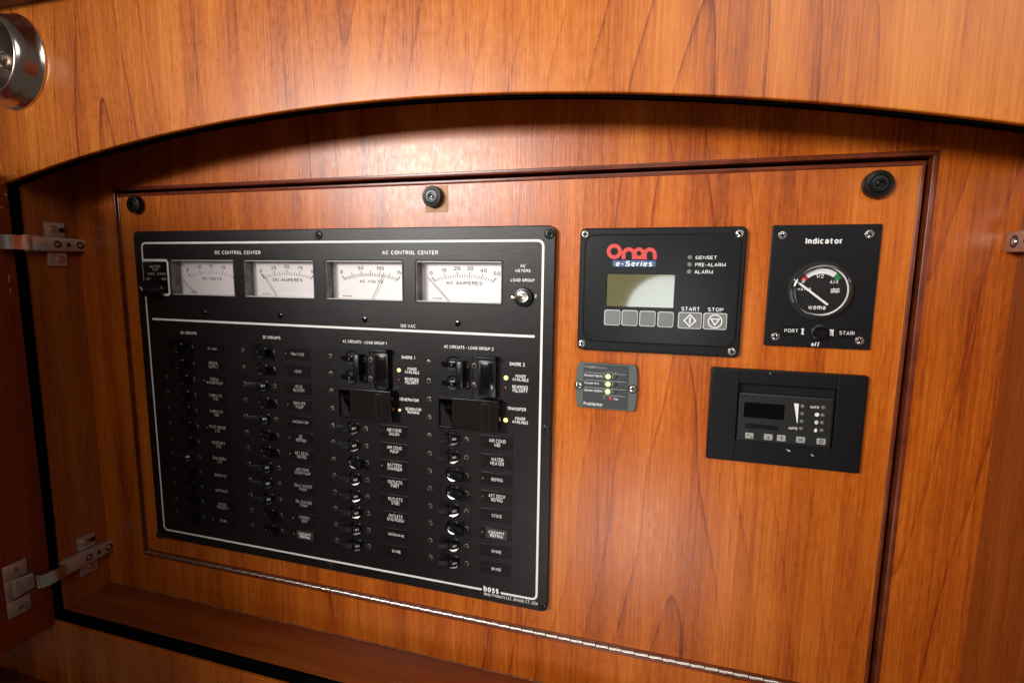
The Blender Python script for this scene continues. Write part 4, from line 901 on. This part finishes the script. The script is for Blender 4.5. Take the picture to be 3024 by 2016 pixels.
# ================================================================== cup hinges
def cup_hinge(yb, zc, tilt, side, label, link_len=.021):
    """arm on the side panel (normal +X on the left, mirrored on the right), link and cup plate on the door"""
    x0 = -.105 if side > 0 else .8015
    o = thing('cup_hinge', (x0, yb, zc), label, 'hinge', 'nickel cabinet hinges')
    X = lambda d: x0 + side * d
    def bx(d0, d1, y0, y1, z0, z1, b=.0004):
        a, c = sorted((X(d0), X(d1))); return MB().box(a, c, y0, y1, z0, z1, bevel=b)
    # mounting plate with two wings
    bx(.0003, .0024, yb - .012, yb + .008, zc + .0085, zc + .0245, .0006).build('wing_plate', NICKELD, o)
    bx(.0003, .0024, yb - .012, yb + .008, zc - .0245, zc - .0085, .0006).build('wing_plate', NICKELD, o)
    for zz in (.0165, -.0165):
        s_ = MB(); c_ = Vector((X(.0026), yb + (.001 if zz < 0 else -.003), zc + zz)); s_.cyl(c_ - Vector((side * .001, 0, 0)), c_ + Vector((side * .0016, 0, 0)), .0036, 18, .0024); s_.build('screw', STEEL, o); MB().cyl(c_ - Vector((side * .001, 0, 0)), c_ + Vector((side * .0001, 0, 0)), .0047, 20).build('countersink', NICKEL, o)
        if zz > 0:
            s_ = MB(); c_ = Vector((X(.0026), yb + .0048, zc + zz)); s_.cyl(c_ - Vector((side * .001, 0, 0)), c_ + Vector((side * .0004, 0, 0)), .0030, 16); s_.build('screw_hole', VOID, o)
    # arm: tapered channel
    am = MB(); yT, yF = yb + .030, yb - .034
    pts = []
    for y, hh, d in ((yF, .0086, .0122), (yT, .0068, .0090)):
        pts += [(X(.0012), y, zc - hh), (X(d), y, zc - hh), (X(d), y, zc + hh), (X(.0012), y, zc + hh)]
    am.hexa(pts, bevel=.0012); am.build('arm', NICKELD, o)
    for yy, rr, m_ in ((yb - .006, .0034, STEEL), (yb + .0055, .0042, VOID), (yb + .0185, .0038, STEEL)):
        d_ = .0122 - (yy - yF) / (yT - yF) * .0032
        c_ = Vector((X(d_), yy, zc)); s_ = MB()
        s_.cyl(c_ - Vector((side * .001, 0, 0)), c_ + Vector((side * (.0009 if m_ is STEEL else .0001), 0, 0)), rr * .85, 18, rr * .55); (MB().cyl(c_ - Vector((side * .001, 0, 0)), c_ + Vector((side * .0002, 0, 0)), rr * 1.15, 20).build('countersink', BLKSCREW, o) if m_ is STEEL else 0); s_.build('screw' if m_ is STEEL else 'adjusting_slot', m_, o)
    # link to the door
    xd = x0 - side * .007                                   # inner face of the door
    yl = yF - link_len
    lk = MB(); hh = .0074; prev = None
    prof = [(yF + .004, .0112), (yF + .001, .0136), (yF - .003, .0138), (yF - .015, .0098), (yF - .019, .0074), (yl, .0030)]
    for k in range(len(prof) - 1):
        (ya, da), (yb_, db_) = prof[k], prof[k + 1]; ta, tb_ = tilt * (yF - ya) / link_len, tilt * (yF - yb_) / link_len
        wa = hh; wb = hh
        V = [lk.bm.verts.new(p) for p in ((X(da), ya, zc - wa + ta), (X(da), ya, zc + wa + ta), (X(db_), yb_, zc + wb + tb_), (X(db_), yb_, zc - wb + tb_))]
        U_ = [lk.bm.verts.new(v.co - Vector((side * .0042, 0, 0))) for v in V]
        lk.bm.faces.new(V); lk.bm.faces.new(U_[::-1]); lk.bm.faces.new((V[0], V[3], U_[3], U_[0])); lk.bm.faces.new((V[2], V[1], U_[1], U_[2]))
    bmesh.ops.remove_doubles(lk.bm, verts=lk.bm.verts[:], dist=.00002); bmesh.ops.recalc_face_normals(lk.bm, faces=lk.bm.faces[:])
    lk.build('link', NICKEL, o)
    for s2 in (-1, 1):
        MB().cyl((X(.0048), yF + .001, zc + s2 * .0074), (X(.0048), yF + .001, zc + s2 * .0092), .0022, 12).build('pivot_pin', NICKEL, o)
    # cup plate on the door face
    y1_ = yl - .0 ; cp = MB(); zc2 = zc + tilt
    yy0, yy1 = y1_ - .0265, y1_ - .0045
    a, c = sorted((xd + side * .0003, xd + side * .0016))
    for za, zb in ((.0125, .0305), (-.0305, -.0125)): cp.box(a, c, yy0, yy1, zc2 + za, zc2 + zb, bevel=.0005)
    cp.box(a, c, yy0, yy0 + .0065, zc2 - .0125, zc2 + .0125, bevel=.0004)
    cp.build('cup_plate', NICKELD, o)
    bo_ = MB(); bo_.hexa([(xd + side * .0002, yy0 + .004, zc2 - .0125), (xd + side * .0018, yy0 + .010, zc2 - .0085), (xd + side * .0018, yy0 + .010, zc2 + .0085), (xd + side * .0002, yy0 + .004, zc2 + .0125),
                          (xd + side * .0002, yy1 + .006, zc2 - .0095), (xd + side * .0026, yy1 + .005, zc2 - .0070), (xd + side * .0026, yy1 + .005, zc2 + .0070), (xd + side * .0002, yy1 + .006, zc2 + .0095)], bevel=.0008)
    bo_.build('cup', NICKELD, o)
    for s2 in (-1, 1):
        c_ = Vector((xd + side * .0016, (yy0 + yy1) / 2, zc2 + s2 * .0225)); MB().cyl(c_ - Vector((side * .001, 0, 0)), c_ + Vector((side * .0012, 0, 0)), .0033, 18, .0024).build('screw', STEEL, o)
    return o
cup_hinge(-.0235, .167, 0, 1, 'nickel cup hinge on the upper left side wall, reaching off the left edge')
cup_hinge(-.0235, -.2085, -.004, 1, 'nickel cup hinge low on the left side wall above the shelf')
cup_hinge(-.0310, .166, 0, -1, 'nickel cup hinge half cut off by the right edge of the picture')

# ================================================================== round chrome fitting on the fascia
kc = Vector((-.0745, FY, .3445))
cf = thing('chrome_wall_fitting', tuple(kc), 'polished chrome round cup with a short stem on the fascia at the upper left', 'wall fitting')
MB().lathe([(.0455, 0), (.0455, .0014), (.0440, .0026), (.0425, .0060), (.0405, .0120), (.0385, .0172), (.0365, .0200), (.0350, .0206), (.0338, .0196), (.0330, .0160), (.0325, .0100), (.0300, .0060), (0, .0040)], kc, 64).build('cup', CHROME, cf)
MB().lathe([(.0090, .004), (.0080, .010), (.0055, .012), (.0050, .050), (.0065, .054), (.0065, .062), (0, .064)], kc, 28).build('stem', CHROME, cf)
MB().lathe([(.0325, .0085), (.0300, .0066), (.0092, .0050)], kc, 48).build('dark_dish', mat('dark_dish_reflection', (.10, .06, .045), .3, .8), cf)  # dark sheet added in the cup, its colour standing for the chrome's dark reflection

flush()
